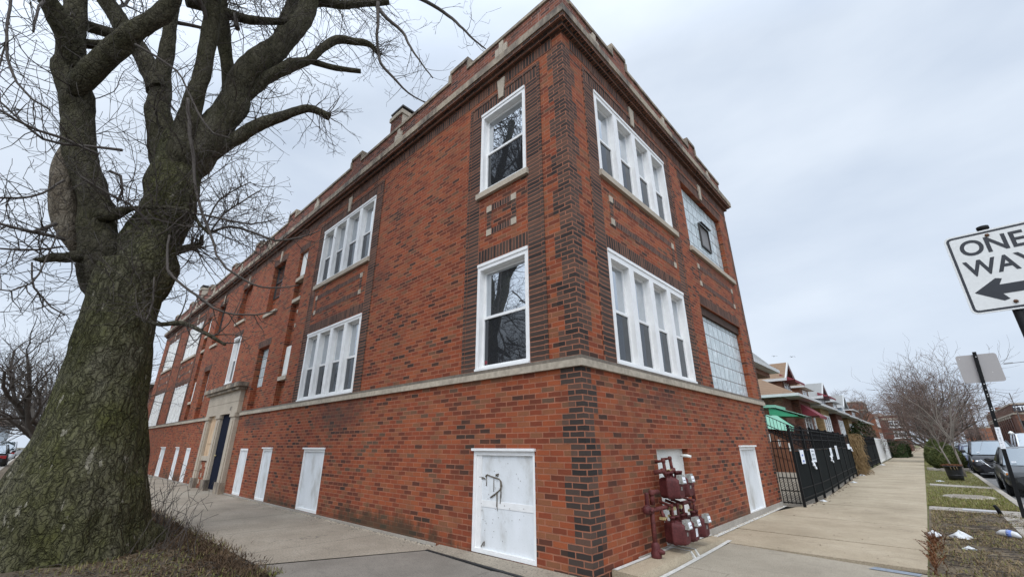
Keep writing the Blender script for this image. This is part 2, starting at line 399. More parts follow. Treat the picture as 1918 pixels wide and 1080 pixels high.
M['vine'] = leafy('dry brown vine', (.10,.06,.025), (.20,.13,.06), (.30,.21,.11))
M['grass'] = leafy('grass blade', (.10,.11,.026), (.19,.195,.055), (.34,.28,.13))
M['straw'] = leafy('dry straw', (.13,.092,.05), (.21,.152,.082), (.33,.25,.145))
M['leaf'] = leafy('fallen leaf', (.035,.022,.013), (.07,.044,.025), (.14,.09,.05))
M['weed'] = leafy('rusty weed', (.09,.035,.018), (.17,.07,.032), (.25,.12,.055))
M['tub'] = plain('black plastic tub', (.014,.014,.016), .5)
M['bag'] = plain('crumpled plastic film', (.56,.57,.57), .4, .22, 16.)
M['tyre'] = plain('tyre rubber', (.016,.016,.017), .85)
M['rim'] = plain('alloy rim', (.42,.43,.45), .35, .1, metal=.7)
M['chrome'] = plain('chrome trim', (.65,.66,.68), .2, .05, metal=.9)
M['lamp_glass'] = plain('headlamp lens', (.55,.58,.6), .15, .15, 25.)
M['amber'] = plain('amber lens', (.5,.16,.02), .3)
M['red_lens'] = plain('red lens', (.35,.02,.02), .3)
M['plate'] = plain('licence plate', (.45,.55,.68), .5)
def paint(name, c):
    t = NT(name); t.col(c); t.rough(.32); t.b.inputs['Coat Weight'].default_value = .45; t.b.inputs['Coat Roughness'].default_value = .06
    t.b.inputs['Specular IOR Level'].default_value = .35; return t.mat
M['car_black'] = paint('black car paint', (.013,.013,.016)); M['car_dark'] = paint('charcoal car paint', (.03,.032,.033))
M['car_blue'] = paint('navy car paint', (.03,.04,.10)); M['car_white'] = paint('white car paint', (.70,.72,.74)); M['car_grey'] = paint('grey car paint', (.16,.17,.18))
def shingle(name, a, b, c):
    t = NT(name); n = t.noise(t.pos((1,1,3)), 7., 5, .7); m = t.noise(t.pos(), .7, 4)
    w = t.n('ShaderNodeTexWave', bands_direction='Z'); w.inputs['Scale'].default_value = 2.2; w.inputs['Distortion'].default_value = .6; t.l(t.pos(), w.inputs['Vector'])
    col = t.mix(t.ramp(m, [(.35, 0.), (.65, 1.)]), t.ramp(n, [(.3, a), (.55, b), (.75, c)]), b)
    col = t.mix(t.ramp(w.outputs['Fac'], [(0., .35), (.3, 0.)]), col, tuple(x*.5 for x in a)); t.col(col); t.rough(.9); return t.mat
M['roof_tan'] = shingle('tan shingles', (.15,.092,.056), (.225,.145,.09), (.285,.19,.125))
M['roof_brown'] = shingle('brown shingles', (.12,.075,.058), (.175,.115,.088), (.22,.15,.12))
M['roof_grey'] = shingle('grey shingles', (.18,.18,.17), (.27,.27,.26), (.34,.34,.33))
M['roof_flat'] = plain('flat roofing', (.10,.095,.09), .9)
M['brick_brown'] = brick('brown house brick', [(0., (.07,.03,.02)), (.5, (.15,.055,.03)), (1., (.21,.085,.05))], (.22,.15,.12), stain=.2)
M['brick_yellow'] = brick('yellow house brick', [(0., (.26,.16,.06)), (.5, (.38,.25,.10)), (1., (.45,.31,.14))], (.34,.28,.2), stain=.2)
M['brick_orange'] = brick('orange house brick', [(0., (.20,.06,.03)), (.5, (.32,.11,.05)), (1., (.40,.15,.07))], (.36,.24,.18), stain=.2)
M['brick_maroon'] = brick('maroon house brick', [(0., (.09,.03,.022)), (.5, (.16,.05,.035)), (1., (.21,.07,.05))], (.24,.15,.12), stain=.2)
M['siding_grey'] = plain('grey siding', (.33,.37,.40), .7)
M['awn_red'] = plain('maroon awning', (.17,.018,.028), .6, .12, 3.)
M['awn_green'] = plain('green aluminium awning', (.05,.32,.165), .4, .1, 2.)
M['awn_green_pale'] = plain('pale green aluminium', (.20,.44,.32), .4, .1, 2.)
M['wood_brown'] = plain('stained wood', (.17,.068,.034), .7, .35, 6.)
M['gutter'] = plain('white gutter', (.50,.50,.49), .6, .1)
M['pole_wood'] = plain('weathered pole', (.10,.07,.055), .9, .25)
M['pole_metal'] = plain('dark pole', (.06,.05,.045), .6, .2)
M['lamp_arm'] = plain('grey lamp arm', (.13,.13,.135), .5)
def lit(name, c, e):
    t = NT(name); t.col(c); t.b.inputs['Emission Color'].default_value = (*c, 1); t.b.inputs['Emission Strength'].default_value = e; return t.mat
M['green_light'] = lit('green signal lens', (.05,.9,.65), 1.2)
M['bird'] = plain('dark plumage', (.03,.03,.035), .8)
# ------------------------------------------------------------------ corner building
bld = thing('brick_apartment_building', 'long two storey red brick corner apartment building with white framed windows and stone belt course', 'building')
def pbox(mb, pl, a0, a1, d0, d1, z0, z1, m=0):
    if pl == 'L': mb.box(a0, a1, d0, d1, z0, z1, m)
    else: mb.box(-d1, -d0, a0, a1, z0, z1, m)
def pq(mb, pl, quad, m=0, uv=None):     # quad of (a, d, z)
    P = [(a, d, z) if pl == 'L' else (-d, a, z) for a, d, z in quad]
    if uv is None: uv = [(a + d, z) for a, d, z in quad]
    mb.poly(P, m, uv)
def slab(mb, pl, a0, a1, z0, z1, pr, m=0, u0=0., v0=0.):
    f = lambda pts: pq(mb, pl, pts, m, [(a - u0, z - v0) for a, d, z in pts])
    f([(a0,-pr,z0),(a1,-pr,z0),(a1,-pr,z1),(a0,-pr,z1)])
    f([(a1,-pr,z0),(a1,0,z0),(a1,0,z1),(a1,-pr,z1)]); f([(a0,0,z0),(a0,-pr,z0),(a0,-pr,z1),(a0,0,z1)])
    f([(a0,-pr,z1),(a1,-pr,z1),(a1,0,z1),(a0,0,z1)]); f([(a0,0,z0),(a1,0,z0),(a1,-pr,z0),(a0,-pr,z0)])
def facade(mb, pl, a0, a1, z0, z1, ops, m=0):
    A = sorted({a0, a1, *[o[0] for o in ops], *[o[1] for o in ops]}); Z = sorted({z0, z1, *[o[2] for o in ops], *[o[3] for o in ops]})
    for i in range(len(A) - 1):
        for j in range(len(Z) - 1):
            ca, cz = (A[i] + A[i+1]) / 2, (Z[j] + Z[j+1]) / 2
            if any(o[0] < ca < o[1] and o[2] < cz < o[3] for o in ops): continue
            pq(mb, pl, [(A[i],0,Z[j]),(A[i+1],0,Z[j]),(A[i+1],0,Z[j+1]),(A[i],0,Z[j+1])], m)
    for (b0, b1, y0, y1, dp, back) in ops:
        pq(mb, pl, [(b0,0,y0),(b0,dp,y0),(b0,dp,y1),(b0,0,y1)], m)
        pq(mb, pl, [(b1,dp,y0),(b1,0,y0),(b1,0,y1),(b1,dp,y1)], m)
        pq(mb, pl, [(b0,dp,y1),(b1,dp,y1),(b1,0,y1),(b0,0,y1)], m)
        pq(mb, pl, [(b0,0,y0),(b1,0,y0),(b1,dp,y0),(b0,dp,y0)], m)
        if back: pq(mb, pl, [(b0,dp,y0),(b1,dp,y0),(b1,dp,y1),(b0,dp,y1)], m)
XE = -32.4; YE = 8.25; ZP = 8.42
FOUR = [(-8.76,-5.83),(-25.2,-22.45),(-30.6,-27.9)]
BASE = [(-1.93,-.78),(-7.85,-6.76),(-10.57,-9.87),(-12.52,-11.82),(-19.45,-18.77),(-21.42,-20.75),(-24.7,-23.67)]
opsL = [(-1.94,-.82,2.44,4.23,.16,0),(-1.94,-.83,5.61,7.40,.16,0)]
for a, b in FOUR: opsL += [(a,b,2.44,4.22,.16,0),(a,b,5.61,7.34,.16,0)]
for a, b in BASE: opsL.append((a,b,.05,1.31,.07,1))
opsL += [(-10.48,-9.85,2.44,7.2,.14,1),(-21.4,-20.75,2.44,7.2,.14,1),(-12.85,-11.75,5.6,7.4,.17,1),(-19.65,-18.6,5.55,7.4,.17,1),
         (-16.3,-15.12,5.95,7.4,.17,1),(-12.75,-11.75,2.44,4.42,.17,1),(-19.6,-18.7,2.44,4.42,.17,1),(-15.95,-15.08,3.52,5.3,.14,1),(-16.52,-13.72,.0,2.42,.12,1)]
opsR = [(.9,3.79,2.44,4.24,.16,0),(.9,3.79,5.65,7.39,.16,0),(4.75,7.5,2.44,4.24,.16,0),(4.75,7.5,5.62,7.40,.16,0),(1.82,2.97,.06,1.32,.11,1),(5.68,6.82,.07,1.33,.07,1)]
w = MB(); facade(w, 'L', XE, 0, 0, ZP, opsL); facade(w, 'R', 0, YE, 0, ZP, opsR)
w.poly([(0,YE,0),(XE,YE,0),(XE,YE,ZP),(0,YE,ZP)]); w.poly([(XE,YE,0),(XE,0,0),(XE,0,ZP),(XE,YE,ZP)])
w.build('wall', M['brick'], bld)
rf = MB(); rf.poly([(XE,.3,8.55),(-.3,.3,8.55),(-.3,YE,8.55),(XE,YE,8.55)]); rf.build('roof', M['roof_flat'], bld)
# foundation strip
fd = MB(); fd.box(0,.012,1.0,YE,0,.10); fd.box(XE,-2.7,-.012,0,0,.045); fd.build('foundation', M['kerb'], bld)
# belt course
def stones(mb, pl, a0, a1, d0, z0, z1, n, m=0, gap=.004):
    L = (a1 - a0) / n
    for i in range(n): pbox(mb, pl, a0 + i*L + (gap if i else 0), a0 + (i+1)*L, d0, 0., z0, z1, m)
xs_door = (-17.0, -13.2)
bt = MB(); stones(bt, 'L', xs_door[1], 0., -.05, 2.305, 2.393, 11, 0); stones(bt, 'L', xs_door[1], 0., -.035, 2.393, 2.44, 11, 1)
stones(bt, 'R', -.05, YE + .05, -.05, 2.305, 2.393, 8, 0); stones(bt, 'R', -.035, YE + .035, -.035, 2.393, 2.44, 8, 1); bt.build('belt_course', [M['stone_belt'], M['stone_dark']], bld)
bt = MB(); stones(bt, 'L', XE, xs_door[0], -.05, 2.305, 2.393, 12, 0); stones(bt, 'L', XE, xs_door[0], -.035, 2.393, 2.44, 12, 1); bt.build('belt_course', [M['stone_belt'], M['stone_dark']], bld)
# cornice
cn = MB()
stones(cn, 'L', XE - .15, .19, -.19, 8.19, 8.345, 14, 0); stones(cn, 'L', XE - .1, .12, -.12, 8.345, 8.385, 14, 0)
pbox(cn, 'L', XE, .165, -.165, 0, 8.105, 8.19, 1); pbox(cn, 'L', XE, .085, -.085, 0, 8.035, 8.105, 1)  # added dark strips: soffit shade and dirt put into their colour
stones(cn, 'R', 0., YE + .19, -.19, 8.19, 8.345, 5, 0); stones(cn, 'R', 0., YE + .12, -.12, 8.345, 8.385, 5, 0)
pbox(cn, 'R', 0., YE + .06, -.165, 0, 8.105, 8.19, 1); pbox(cn, 'R', 0., YE + .03, -.085, 0, 8.035, 8.105, 1)  # same strips on the street side, coloured for underside shade and dirt
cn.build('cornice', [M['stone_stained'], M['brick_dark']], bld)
# parapet with raised merlons and stone coping
pp = MB(); cp = MB()
CL = [(-3.0,-2.46),(-7.58,-7.03),(-12.3,-11.72),(-15.86,-15.3),(-19.16,-18.62),(-23.3,-22.7),(-27.4,-26.8),(-31.3,-30.7)]
CR = [(1.86,2.38),(5.86,6.34)]
def parapet(pl, a0, a1, cs):
    pbox(pp, pl, a0, a1, 0.001, .30, ZP, 8.985)
    x = a0
    for c0, c1 in sorted(cs) + [(a1, a1)]:
        if c0 > x: pbox(cp, pl, x, c0, -.03, .33, 8.985, 9.06)
        if c1 > c0:
            pbox(pp, pl, c0, c1, .001, .30, 8.985, 9.25)
            pbox(cp, pl, c0 - .03, c1 + .03, -.032, .332, 9.25, 9.335)
            pbox(cp, pl, c0 - .09, c0, -.025, .32, 9.06, 9.25); pbox(cp, pl, c1, c1 + .09, -.025, .32, 9.06, 9.25)
        x = c1
parapet('L', XE, -.001, CL); parapet('R', .302, YE, CR)
pp.box(XE, XE + .3, .31, YE, ZP, 8.985); pp.box(XE + .31, -.31, YE - .3, YE, ZP, 8.985)
cp.box(-.30, .03, -.0305, .3, 9.061, 9.12)
pp.build('parapet', M['brick_weathered'], bld); cp.build('coping', M['stone_stained'], bld)
for pl, cs in (('L', (-1.42,-5.06,-9.8,-14.0,-17.45,-21.8,-25.4,-29.4)), ('R', (1.1,4.2,7.2))):
    for c in cs:
        o = MB(); pbox(o, pl, c-.055, c+.055, -.03, 0, ZP+.001, 8.93); pbox(o, pl, c-.16, c-.059, -.03, 0, ZP+.001, 8.80); pbox(o, pl, c+.059, c+.16, -.03, 0, ZP+.001, 8.80)
        o.build('stone_ornament', M['stone'], bld)
# dark brick trim ------------------------------------------------------------
def quoins(z0, z1):
    i = 0; z = z0; qn = MB()
    k0 = round(z0 / BR)
    k = k0; i = 0
    while z < z1 - .01:
        n = min(5, max(1, round((z1 - z) / BR))); zt = min(z1, z + n * BR)
        a, b = ((.32, .21) if i % 2 == 0 else (.21, .315))
        slab(qn, 'L', -a, .003, z, zt, .004); slab(qn, 'R', .0, b, z, zt, .004, 0)
        z = zt; i += 1
    qn.build('quoin', M['brick_dark'], bld)
quoins(.0, 2.303); quoins(2.442, 7.78)
# far edge of the street facade, toothed
for z, zt in ((0., 2.3), (2.442, 7.7)):
    qn = MB(); i = 0
    while z < zt: slab(qn, 'R', YE - (.12 if i % 2 else .22), YE, z, min(z + 5*BR - .001, zt), .004); z += 5*BR; i += 1
    qn.build('quoin', M['brick_dark'], bld)
def soldier(mb, pl, a0, a1, z0, z1, pr=.006): slab(mb, pl, a0, a1, z0, z1, pr, 0, a0, z0)
so = MB()
soldier(so, 'L', XE, -.21, 7.79, 8.034); soldier(so, 'R', .22, YE, 7.79, 8.034)
so.build('soldier_course', M['brick_soldier'], bld)
def surround(pl, a0, a1, zt_up, wd=.27):
    s = MB()   # 0 stack, 1 edge
    for x0, x1, e0, e1 in ((a0 - wd, a0, a0 - wd - .06, a0 - wd), (a1, a1 + wd, a1 + wd, a1 + wd + .06)):
        slab(s, pl, x0, x1, 2.442, zt_up, .006, 0, x0, 0)
        slab(s, pl, e0, e1, 2.442, zt_up + .30, .016, 1, e0, 0)
    slab(s, pl, a0 - wd, a1 + wd, zt_up, zt_up + .235, .006, 2, a0, zt_up)
    slab(s, pl, a0 - wd, a1 + wd, zt_up + .235, zt_up + .30, .016, 1, a0, 0)
    slab(s, pl, a0, a1, 4.245, 4.48, .006, 2, a0, 4.245)
    s.build('window_surround', [M['brick_stack'], M['brick_dark'], M['brick_soldier']], bld)
surround('L', -1.94, -.82, 7.41); surround('R', .9, 3.79, 7.41)
for a, b in FOUR: surround('L', a, b, 7.36)
def keystone(pl, c, z0, z1, w0=.055, w1=.10, pr=.03):
    k = MB(); f = [(c-w0,-pr,z0),(c+w0,-pr,z0),(c+w1,-pr,z1),(c-w1,-pr,z1)]; g = [(a,0,z) for a,d,z in f]
    pq(k, pl, f)
    for i in range(4): pq(k, pl, [f[i], g[i], g[(i+1)%4], f[(i+1)%4]])
    k.build('keystone', M['stone'], bld)
keystone('L', -1.41, 7.5, 7.95); keystone('R', 2.38, 7.5, 7.95); keystone('R', 6.1, 7.46, 7.9)
for a, b in FOUR: keystone('L', (a+b)/2, 7.45, 7.9)
for c in (-12.27, -15.68, -19.1): keystone('L', c, 7.44, 7.84, .045, .075)
# brick frames with stone corner blocks
def panel(pl, a0, a1, z0, z1, m=.115):
    b = MB()
    slab(b, pl, a0 + m, a1 - m, z1 - m, z1, .005, 1, a0, z1 - m); slab(b, pl, a0 + m, a1 - m, z0, z0 + m, .005, 1, a0, z0)
    slab(b, pl, a0, a0 + m, z0 + m, z1 - m, .005, 0, a0, 0); slab(b, pl, a1 - m, a1, z0 + m, z1 - m, .005, 0, a1, 0)
    for x in (a0, a1 - m):
        for z in (z0, z1 - m): slab(b, pl, x, x + m, z, z + m, .014, 2)
    b.build('brick_panel_frame', [M['brick_dark'], M['brick_header'], M['stone']], bld)
panel('L', -1.75, -1.06, 4.71, 5.28); panel('R', 1.12, 3.68, 4.74, 5.28); panel('R', 4.98, 7.45, 4.74, 5.28)
for a, b in FOUR: panel('L', a + .12, b - .22, 4.74, 5.28)
# lintels
for a, b, z in ((-12.85,-11.75,7.4),(-19.65,-18.6,7.4),(-16.3,-15.12,7.4),(-12.75,-11.75,4.42),(-19.6,-18.7,4.42),(-15.95,-15.08,5.3),(-10.48,-9.85,7.2),(-21.4,-20.75,7.2)):
    li = MB(); soldier(li, 'L', a - .1, b + .1, z + .001, z + .236); li.build('lintel', M['brick_soldier'], bld)
li = MB(); soldier(li, 'R', 4.62, 7.63, 7.41, 7.645); slab(li, 'R', 4.55, 7.7, 7.645, 7.7, .016, 0, 0, 7.5); li.build('lintel', M['brick_soldier'], bld); li = MB(); soldier(li, 'R', 4.75, 7.5, 4.25, 4.48)
li.build('lintel', M['brick_soldier'], bld)
# stone sills
def sill(pl, a0, a1, z0, z1, d1=.12, pr=.06, m='stone'):
    s = MB(); pbox(s, pl, a0, a1, -pr, d1, z0, z1); s.build('window_sill', M[m], bld)
sill('L', -2.0, -.78, 5.505, 5.61)
for a, b in FOUR: sill('L', a - .08, b + .03, 5.50, 5.61)
sill('R', .86, 3.95, 5.54, 5.65); sill('R', 4.68, 7.8, 5.51, 5.62)
for a, b, z in ((-12.88,-11.72,5.5),(-19.68,-18.57,5.45),(-16.33,-15.09,5.85)): sill('L', a, b, z, z + .104, .168)
for a, b in ((-10.47,-9.86),(-21.39,-20.76)):
    for z in (6.2, 5.5, 3.14): sill('L', a, b, z, z + .11, .139, .012)
    for z in (5.18, 4.74): sill('L', (a+b)/2 - .14, (a+b)/2 - .03, z, z + .11, .139, -.13)

# windows ------------------------------------------------------------------------
def window(pl, a0, a1, z0, z1, n, stile, mull, head, bot, rail, name='window', label=None, proud=.012, dep=.16, low_screen=True):
    f = MB(); g = MB(); s = MB()
    gw = (a1 - a0 - 2*stile - (n-1)*mull) / n
    zt = z1 - head; zb = z0 + bot
    pbox(f, pl, a0, a1, -proud, dep, zt, z1); pbox(f, pl, a0, a1, -proud, dep, z0, zb)
    pbox(f, pl, a0 - .0, a1 + .0, -proud - .014, -proud, z1 - .055, z1 - .002); pbox(f, pl, a0, a1, -proud - .022, -proud, z0 + .002, z0 + .035)
    xs = []
    pbox(f, pl, a0, a0 + stile, -proud, dep, zb, zt); pbox(f, pl, a1 - stile, a1, -proud, dep, zb, zt)
    for i in range(n):
        x = a0 + stile + i * (gw + mull); xs.append(x)
        if i < n - 1: pbox(f, pl, x + gw, x + gw + mull, -proud, dep, zb, zt)
    e = .035
    for x in xs:
        for y0, y1, d in ((rail + .0, zt, .095), (zb, rail + .045, .07)):
            pbox(f, pl, x, x + e, d, d + .04, y0, y1); pbox(f, pl, x + gw - e, x + gw, d, d + .04, y0, y1)
            pbox(f, pl, x + e, x + gw - e, d, d + .04, y1 - e - .008, y1); pbox(f, pl, x + e, x + gw - e, d, d + .04, y0, y0 + e + .008)
        pq(g, pl, [(x+e,.117,rail+.04),(x+gw-e,.117,rail+.04),(x+gw-e,.117,zt-e),(x+e,.117,zt-e)])
        pq(s, pl, [(x+e,.092,zb+e),(x+gw-e,.092,zb+e),(x+gw-e,.092,rail+.004),(x+e,.092,rail+.004)])
    o = f.build(name, M['white'], bld)
    if label: o['label'] = label
    g.build('upper_glass', M['glass'], o); s.build('lower_glass', M['glass_low'], o)
    return o
w1 = window('L', -1.938, -.822, 2.442, 4.228, 1, .065, .0, .12, .05, 3.27)
sk = MB(); sk.poly([(-1.83,.0905,2.56),(-1.78,.0905,2.56),(-1.78,.0905,2.61),(-1.83,.0905,2.61)]); sk.build('red_sticker', M['awn_red'], w1)
window('L', -1.938, -.832, 5.612, 7.398, 1, .065, .0, .12, .03, 6.45)
for a, b in FOUR[:1]:
    window('L', a+.002, b-.002, 2.442, 4.218, 4, .08, .155, .11, .07, 3.25); window('L', a+.002, b-.002, 5.612, 7.338, 4, .08, .155, .11, .04, 6.42)
for a, b in FOUR[1:]:   # covered with white boards between the mullions
    for z0, z1 in ((2.442,4.218),(5.612,7.338)):
        f = MB(); n = 4; L = (b - a - .004) / n
        pbox(f, 'L', a+.002, b-.002, .05, .1, z0, z1, 0)
        for i in range(n + 1): x = a + .002 + i*L; pbox(f, 'L', max(a+.002, x-.07), min(b-.002, x+.07), -.005, .05, z0, z1, 1)
        pbox(f, 'L', a+.07, b-.07, .02, .049, z1-.09, z1, 1); pbox(f, 'L', a+.07, b-.07, .02, .049, z0, z0+.07, 1); pbox(f, 'L', a+.07, b-.07, .03, .049, (z0+z1)/2-.03, (z0+z1)/2+.03, 1)
        f.build('window', [M['old_white'], M['white']], bld)['label'] = 'white boarded window with mullions'
window('R', .902, 3.788, 2.442, 4.238, 4, .08, .155, .15, .06, 3.26)
window('R', .902, 3.788, 5.652, 7.388, 4, .08, .155, .14, .04, 6.45)
window('L', -15.948, -15.082, 3.522, 5.298, 1, .09, 0, .09, .07, 4.4)
# glass block windows
def gblock(pl, a0, a1, z0, z1, d, u0=None, label=None):
    g = MB(); u0 = a0 if u0 is None else u0
    pq(g, pl, [(a0,d,z0),(a1,d,z0),(a1,d,z1),(a0,d,z1)], 0, [(a-u0, z-z0) for a, z in ((a0,z0),(a1,z0),(a1,z1),(a0,z1))])
    o = g.build('glass_block_window', M['glass_block'], bld)
    if label: o['label'] = label
    return o
g = gblock('R', 4.752, 7.498, 2.442, 4.06, .11); m = MB(); pbox(m, 'R', 4.751, 7.499, .05, .15, 4.06, 4.238); m.build('steel_lintel', M['rusty_steel'], g)
g = gblock('R', 4.752, 7.498, 5.622, 7.38, .11)
v = MB()
for a0, a1, z0, z1 in ((5.9,6.58,6.70,6.74),(5.9,6.58,6.08,6.12),(5.9,5.94,6.12,6.70),(6.54,6.58,6.12,6.70)): pbox(v, 'R', a0, a1, .07, .109, z0, z1)
v.hexa([(-.03,5.9,6.73),(.0,5.9,6.72),(.0,6.58,6.72),(-.03,6.58,6.73),(-.07,5.9,6.75),(.0,5.9,6.745),(.0,6.58,6.745),(-.07,6.58,6.75)])
vo = v.build('vent_window', M['dark_metal'], g); q = MB(); pq(q, 'R', [(5.94,.1,6.12),(6.54,.1,6.12),(6.54,.1,6.70),(5.94,.1,6.70)]); q.build('vent_glass', M['vent_screen'], vo)
gblock('L', -12.748, -11.752, 3.16, 4.40, .168); gblock('L', -19.598, -18.702, 3.18, 4.40, .168)
def small_sash(a0, a1, z0, z1, d=.168):
    f = MB(); g = MB(); e = .03
    pbox(f, 'L', a0, a0+e, d-.03, d, z0, z1); pbox(f, 'L', a1-e, a1, d-.03, d, z0, z1)
    pbox(f, 'L', a0+e, a1-e, d-.03, d, z1-e, z1); pbox(f, 'L', a0+e, a1-e, d-.03, d, z0, z0+e); pbox(f, 'L', a0+e, a1-e, d-.032, d, (z0+z1)/2-.02, (z0+z1)/2+.02)
    x = (a0+a1)/2; pbox(f, 'L', x-.01, x+.01, d-.028, d, (z0+z1)/2+.02, z1-e)
    pq(g, 'L', [(a0+e,d-.004,z0+e),(a1-e,d-.004,z0+e),(a1-e,d-.004,z1-e),(a0+e,d-.004,z1-e)])
    o = f.build('small_window', M['dark_metal'], bld); g.build('pane', M['glass'], o)
small_sash(-12.848, -11.752, 6.2, 7.398); small_sash(-19.648, -18.602, 6.2, 7.398)
for a, b in ((-10.478,-9.852),(-21.398,-20.752)):
    for z0, z1 in ((6.31, 7.19), (3.25, 4.15)):
        f = MB(); pbox(f, 'L', a, b, .09, .139, z0, z1); pbox(f, 'L', a+.07, b-.07, .08, .09, z0+.07, z1-.07); f.build('narrow_window', M['old_white'], bld)

# basement boards
def board(pl, a0, a1, z0, z1, cap, kind=0, label=None):
    b = MB(); e = .055
    pbox(b, pl, a0+.001, a1-.001, .03, .069, z0, z1, 0)
    for x0, x1, y0, y1 in ((a0+.001,a0+e,z0,z1),(a1-e+.02,a1-.001,z0,z1),(a0+e,a1-e+.02,z1-e,z1),(a0+e,a1-e+.02,z0,z0+.05)):
        pbox(b, pl, x0, x1, .002, .03, y0, y1, 1)
    if kind == 0: pbox(b, pl, a0+e, a0+e+.10, .018, .03, z0+.05, z1-e, 1); pbox(b, pl, a0+e+.1, a1-e+.02, .024, .03, (z0+z1)/2-.08, (z0+z1)/2, 1)
    if kind == 2:
        for i in range(1, 5): x = a0 + (a1-a0)*i/5; pbox(b, pl, x-.008, x+.008, .022, .03, z0+.05, z1-e, 1)
    if cap: pbox(b, pl, a0 - .02, a1 + .02, -.035, .03, z1 + .002, z1 + .035, 1)
    o = b.build('boarded_window', [M['board'], M['white']], bld)
    if label: o['label'] = label
    return o
kinds = [(1,0),(1,1),(1,1),(0,2),(0,2),(1,1),(1,1)]
for i, ((a, b), (cap, kd)) in enumerate(zip(BASE, kinds)):
    o = board('L', a, b, .052, 1.308, cap, kd, 'white boarded basement window with brown paint scrawl' if i == 0 else None)
    if i == 0:   # splashed brown scrawl with runs
        s = MB(); P = lambda u, v: (a + .06 + u*.95*(b-a-.08), .0205, .10 + v*1.12)
        def stroke(pts, r): s.tube([P(u,v) for u,v in pts], [r*rng.uniform(.7,1.3) for _ in pts], 5)
        stroke([(.05,.775),(.13,.77),(.16,.76),(.09,.755)], .006); stroke([(.17,.785),(.20,.805),(.27,.79),(.36,.775),(.43,.765),(.47,.735),(.485,.69),(.45,.65),(.36,.60),(.27,.555)], .009)
        stroke([(.36,.80),(.41,.795),(.42,.82),(.37,.81)], .007)
        for u, v0, v1 in ((.19,.79,.68),(.33,.775,.62),(.40,.62,.42),(.385,.60,.46),(.455,.74,.50),(.47,.70,.56)): stroke([(u,v0),(u+.002,(v0+v1)/2),(u,v1)], .0045)
        for _ in range(40): u, v = rng.uniform(.02,.9), rng.uniform(.1,.95); stroke([(u,v),(u+.004,v-.006)], .0035)
        stroke([(.11,.02),(.15,.07),(.17,.08),(.16,.03)], .005)
        s.build('paint_scrawl', M['scrawl'], o)
board('R', 5.68, 6.82, .072, 1.328, 1, 1)
# entrance -----------------------------------------------------------------------
en = MB()
for a0, a1 in ((-16.92,-16.48),(-15.45,-15.02),(-13.8,-13.32)):
    pbox(en, 'L', a0, a1, -.12, .1, .32, 2.28, 0); pbox(en, 'L', a0 - .05, a1 + .05, -.17, .1, .0, .32, 1); pbox(en, 'L', a0 - .04, a1 + .04, -.16, .1, 2.28, 2.40, 0)
    pbox(en, 'L', a0 + .1, a1 - .1, -.15, -.12, .32, 2.2, 0)
pbox(en, 'L', -16.97, -13.25, -.13, 0, 2.40, 2.76, 0); pbox(en, 'L', -16.97, -15.1, -.135, 0, 2.768, 3.13, 0); pbox(en, 'L', -15.09, -13.25, -.135, 0, 2.768, 3.13, 0)
pbox(en, 'L', -17.1, -13.12, -.24, 0, 3.13, 3.22, 1); pbox(en, 'L', -17.2, -13.02, -.31, 0, 3.22, 3.36, 1)
eo = en.build('entrance_surround', [M['stone'], M['stone_stained']], bld)
nm = MB(); text_faces(nm, '67', (-14.05, -.1335, 2.50), (1,0,0), (0,0,1), .12, .20, bold=.01); nm.build('house_number', M['ink'], eo)
dr = MB(); pbox(dr, 'L', -15.019, -13.801, -.03, .05, .06, 2.399)
for z0, z1 in ((.25,1.0),(1.15,2.2)): pbox(dr, 'L', -14.9, -13.95, -.042, -.03, z0, z1)
do = dr.build('door', M['door_blue'], bld); h = MB(); h.lathe([(0,-.06),(.03,-.05),(.03,-.02),(.012,0)], (-14.8,-.043,1.08), 10, axis='y'); h.build('door_knob', M['brass'], do)
pl_ = MB(); pbox(pl_, 'L', -16.479, -15.451, -.03, .05, 1.051, 2.399, 0); pbox(pl_, 'L', -16.3, -15.9, -.05, -.031, 1.45, 1.49, 0); pbox(pl_, 'L', -16.479, -15.451, -.09, .05, .90, 1.05, 1); pbox(pl_, 'L', -16.479, -15.451, -.04, .05, .0, .899, 2)
for x, z in ((-16.4,.62),(-15.9,.7),(-16.2,.35),(-16.35,.15)): pbox(pl_, 'L', x, x+.1, -.055, -.041, z, z+.14, 1)
pl_.build('sidelight_panel', [M['plywood'], M['stone'], M['brick']], bld)
# chimneys
def chimney(x0, x1, y0, y1, zt):
    c = MB(); c.box(x0, x1, y0, y1, 8.5, zt - .14, 0); c.box(x1, x1+.012, y0+.01, y1, 8.5, zt-.14, 1); c.box(x0-.04, x1+.04, y0-.04, y1+.04, zt-.14, zt, 1)
    o = c.build('chimney', [M['brick_weathered'], M['stone']], bld)
    k = MB(); k.box(x0+.03, x1-.03, y0+.03, y1-.03, zt, zt+.12); k.box(x0-.02, x1+.02, y0-.02, y1+.02, zt+.12, zt+.17); k.build('chimney_cap', M['dark_metal'], o)
chimney(-6.75, -6.15, .62, 1.3, 10.72); chimney(-29.0, -28.3, .5, 1.15, 10.75)
# gas meter recess, painted white
mr = MB(); pbox(mr, 'R', 1.822, 2.968, .098, .108, .062, 1.318); mr.build('painted_recess', M['old_white'], bld)
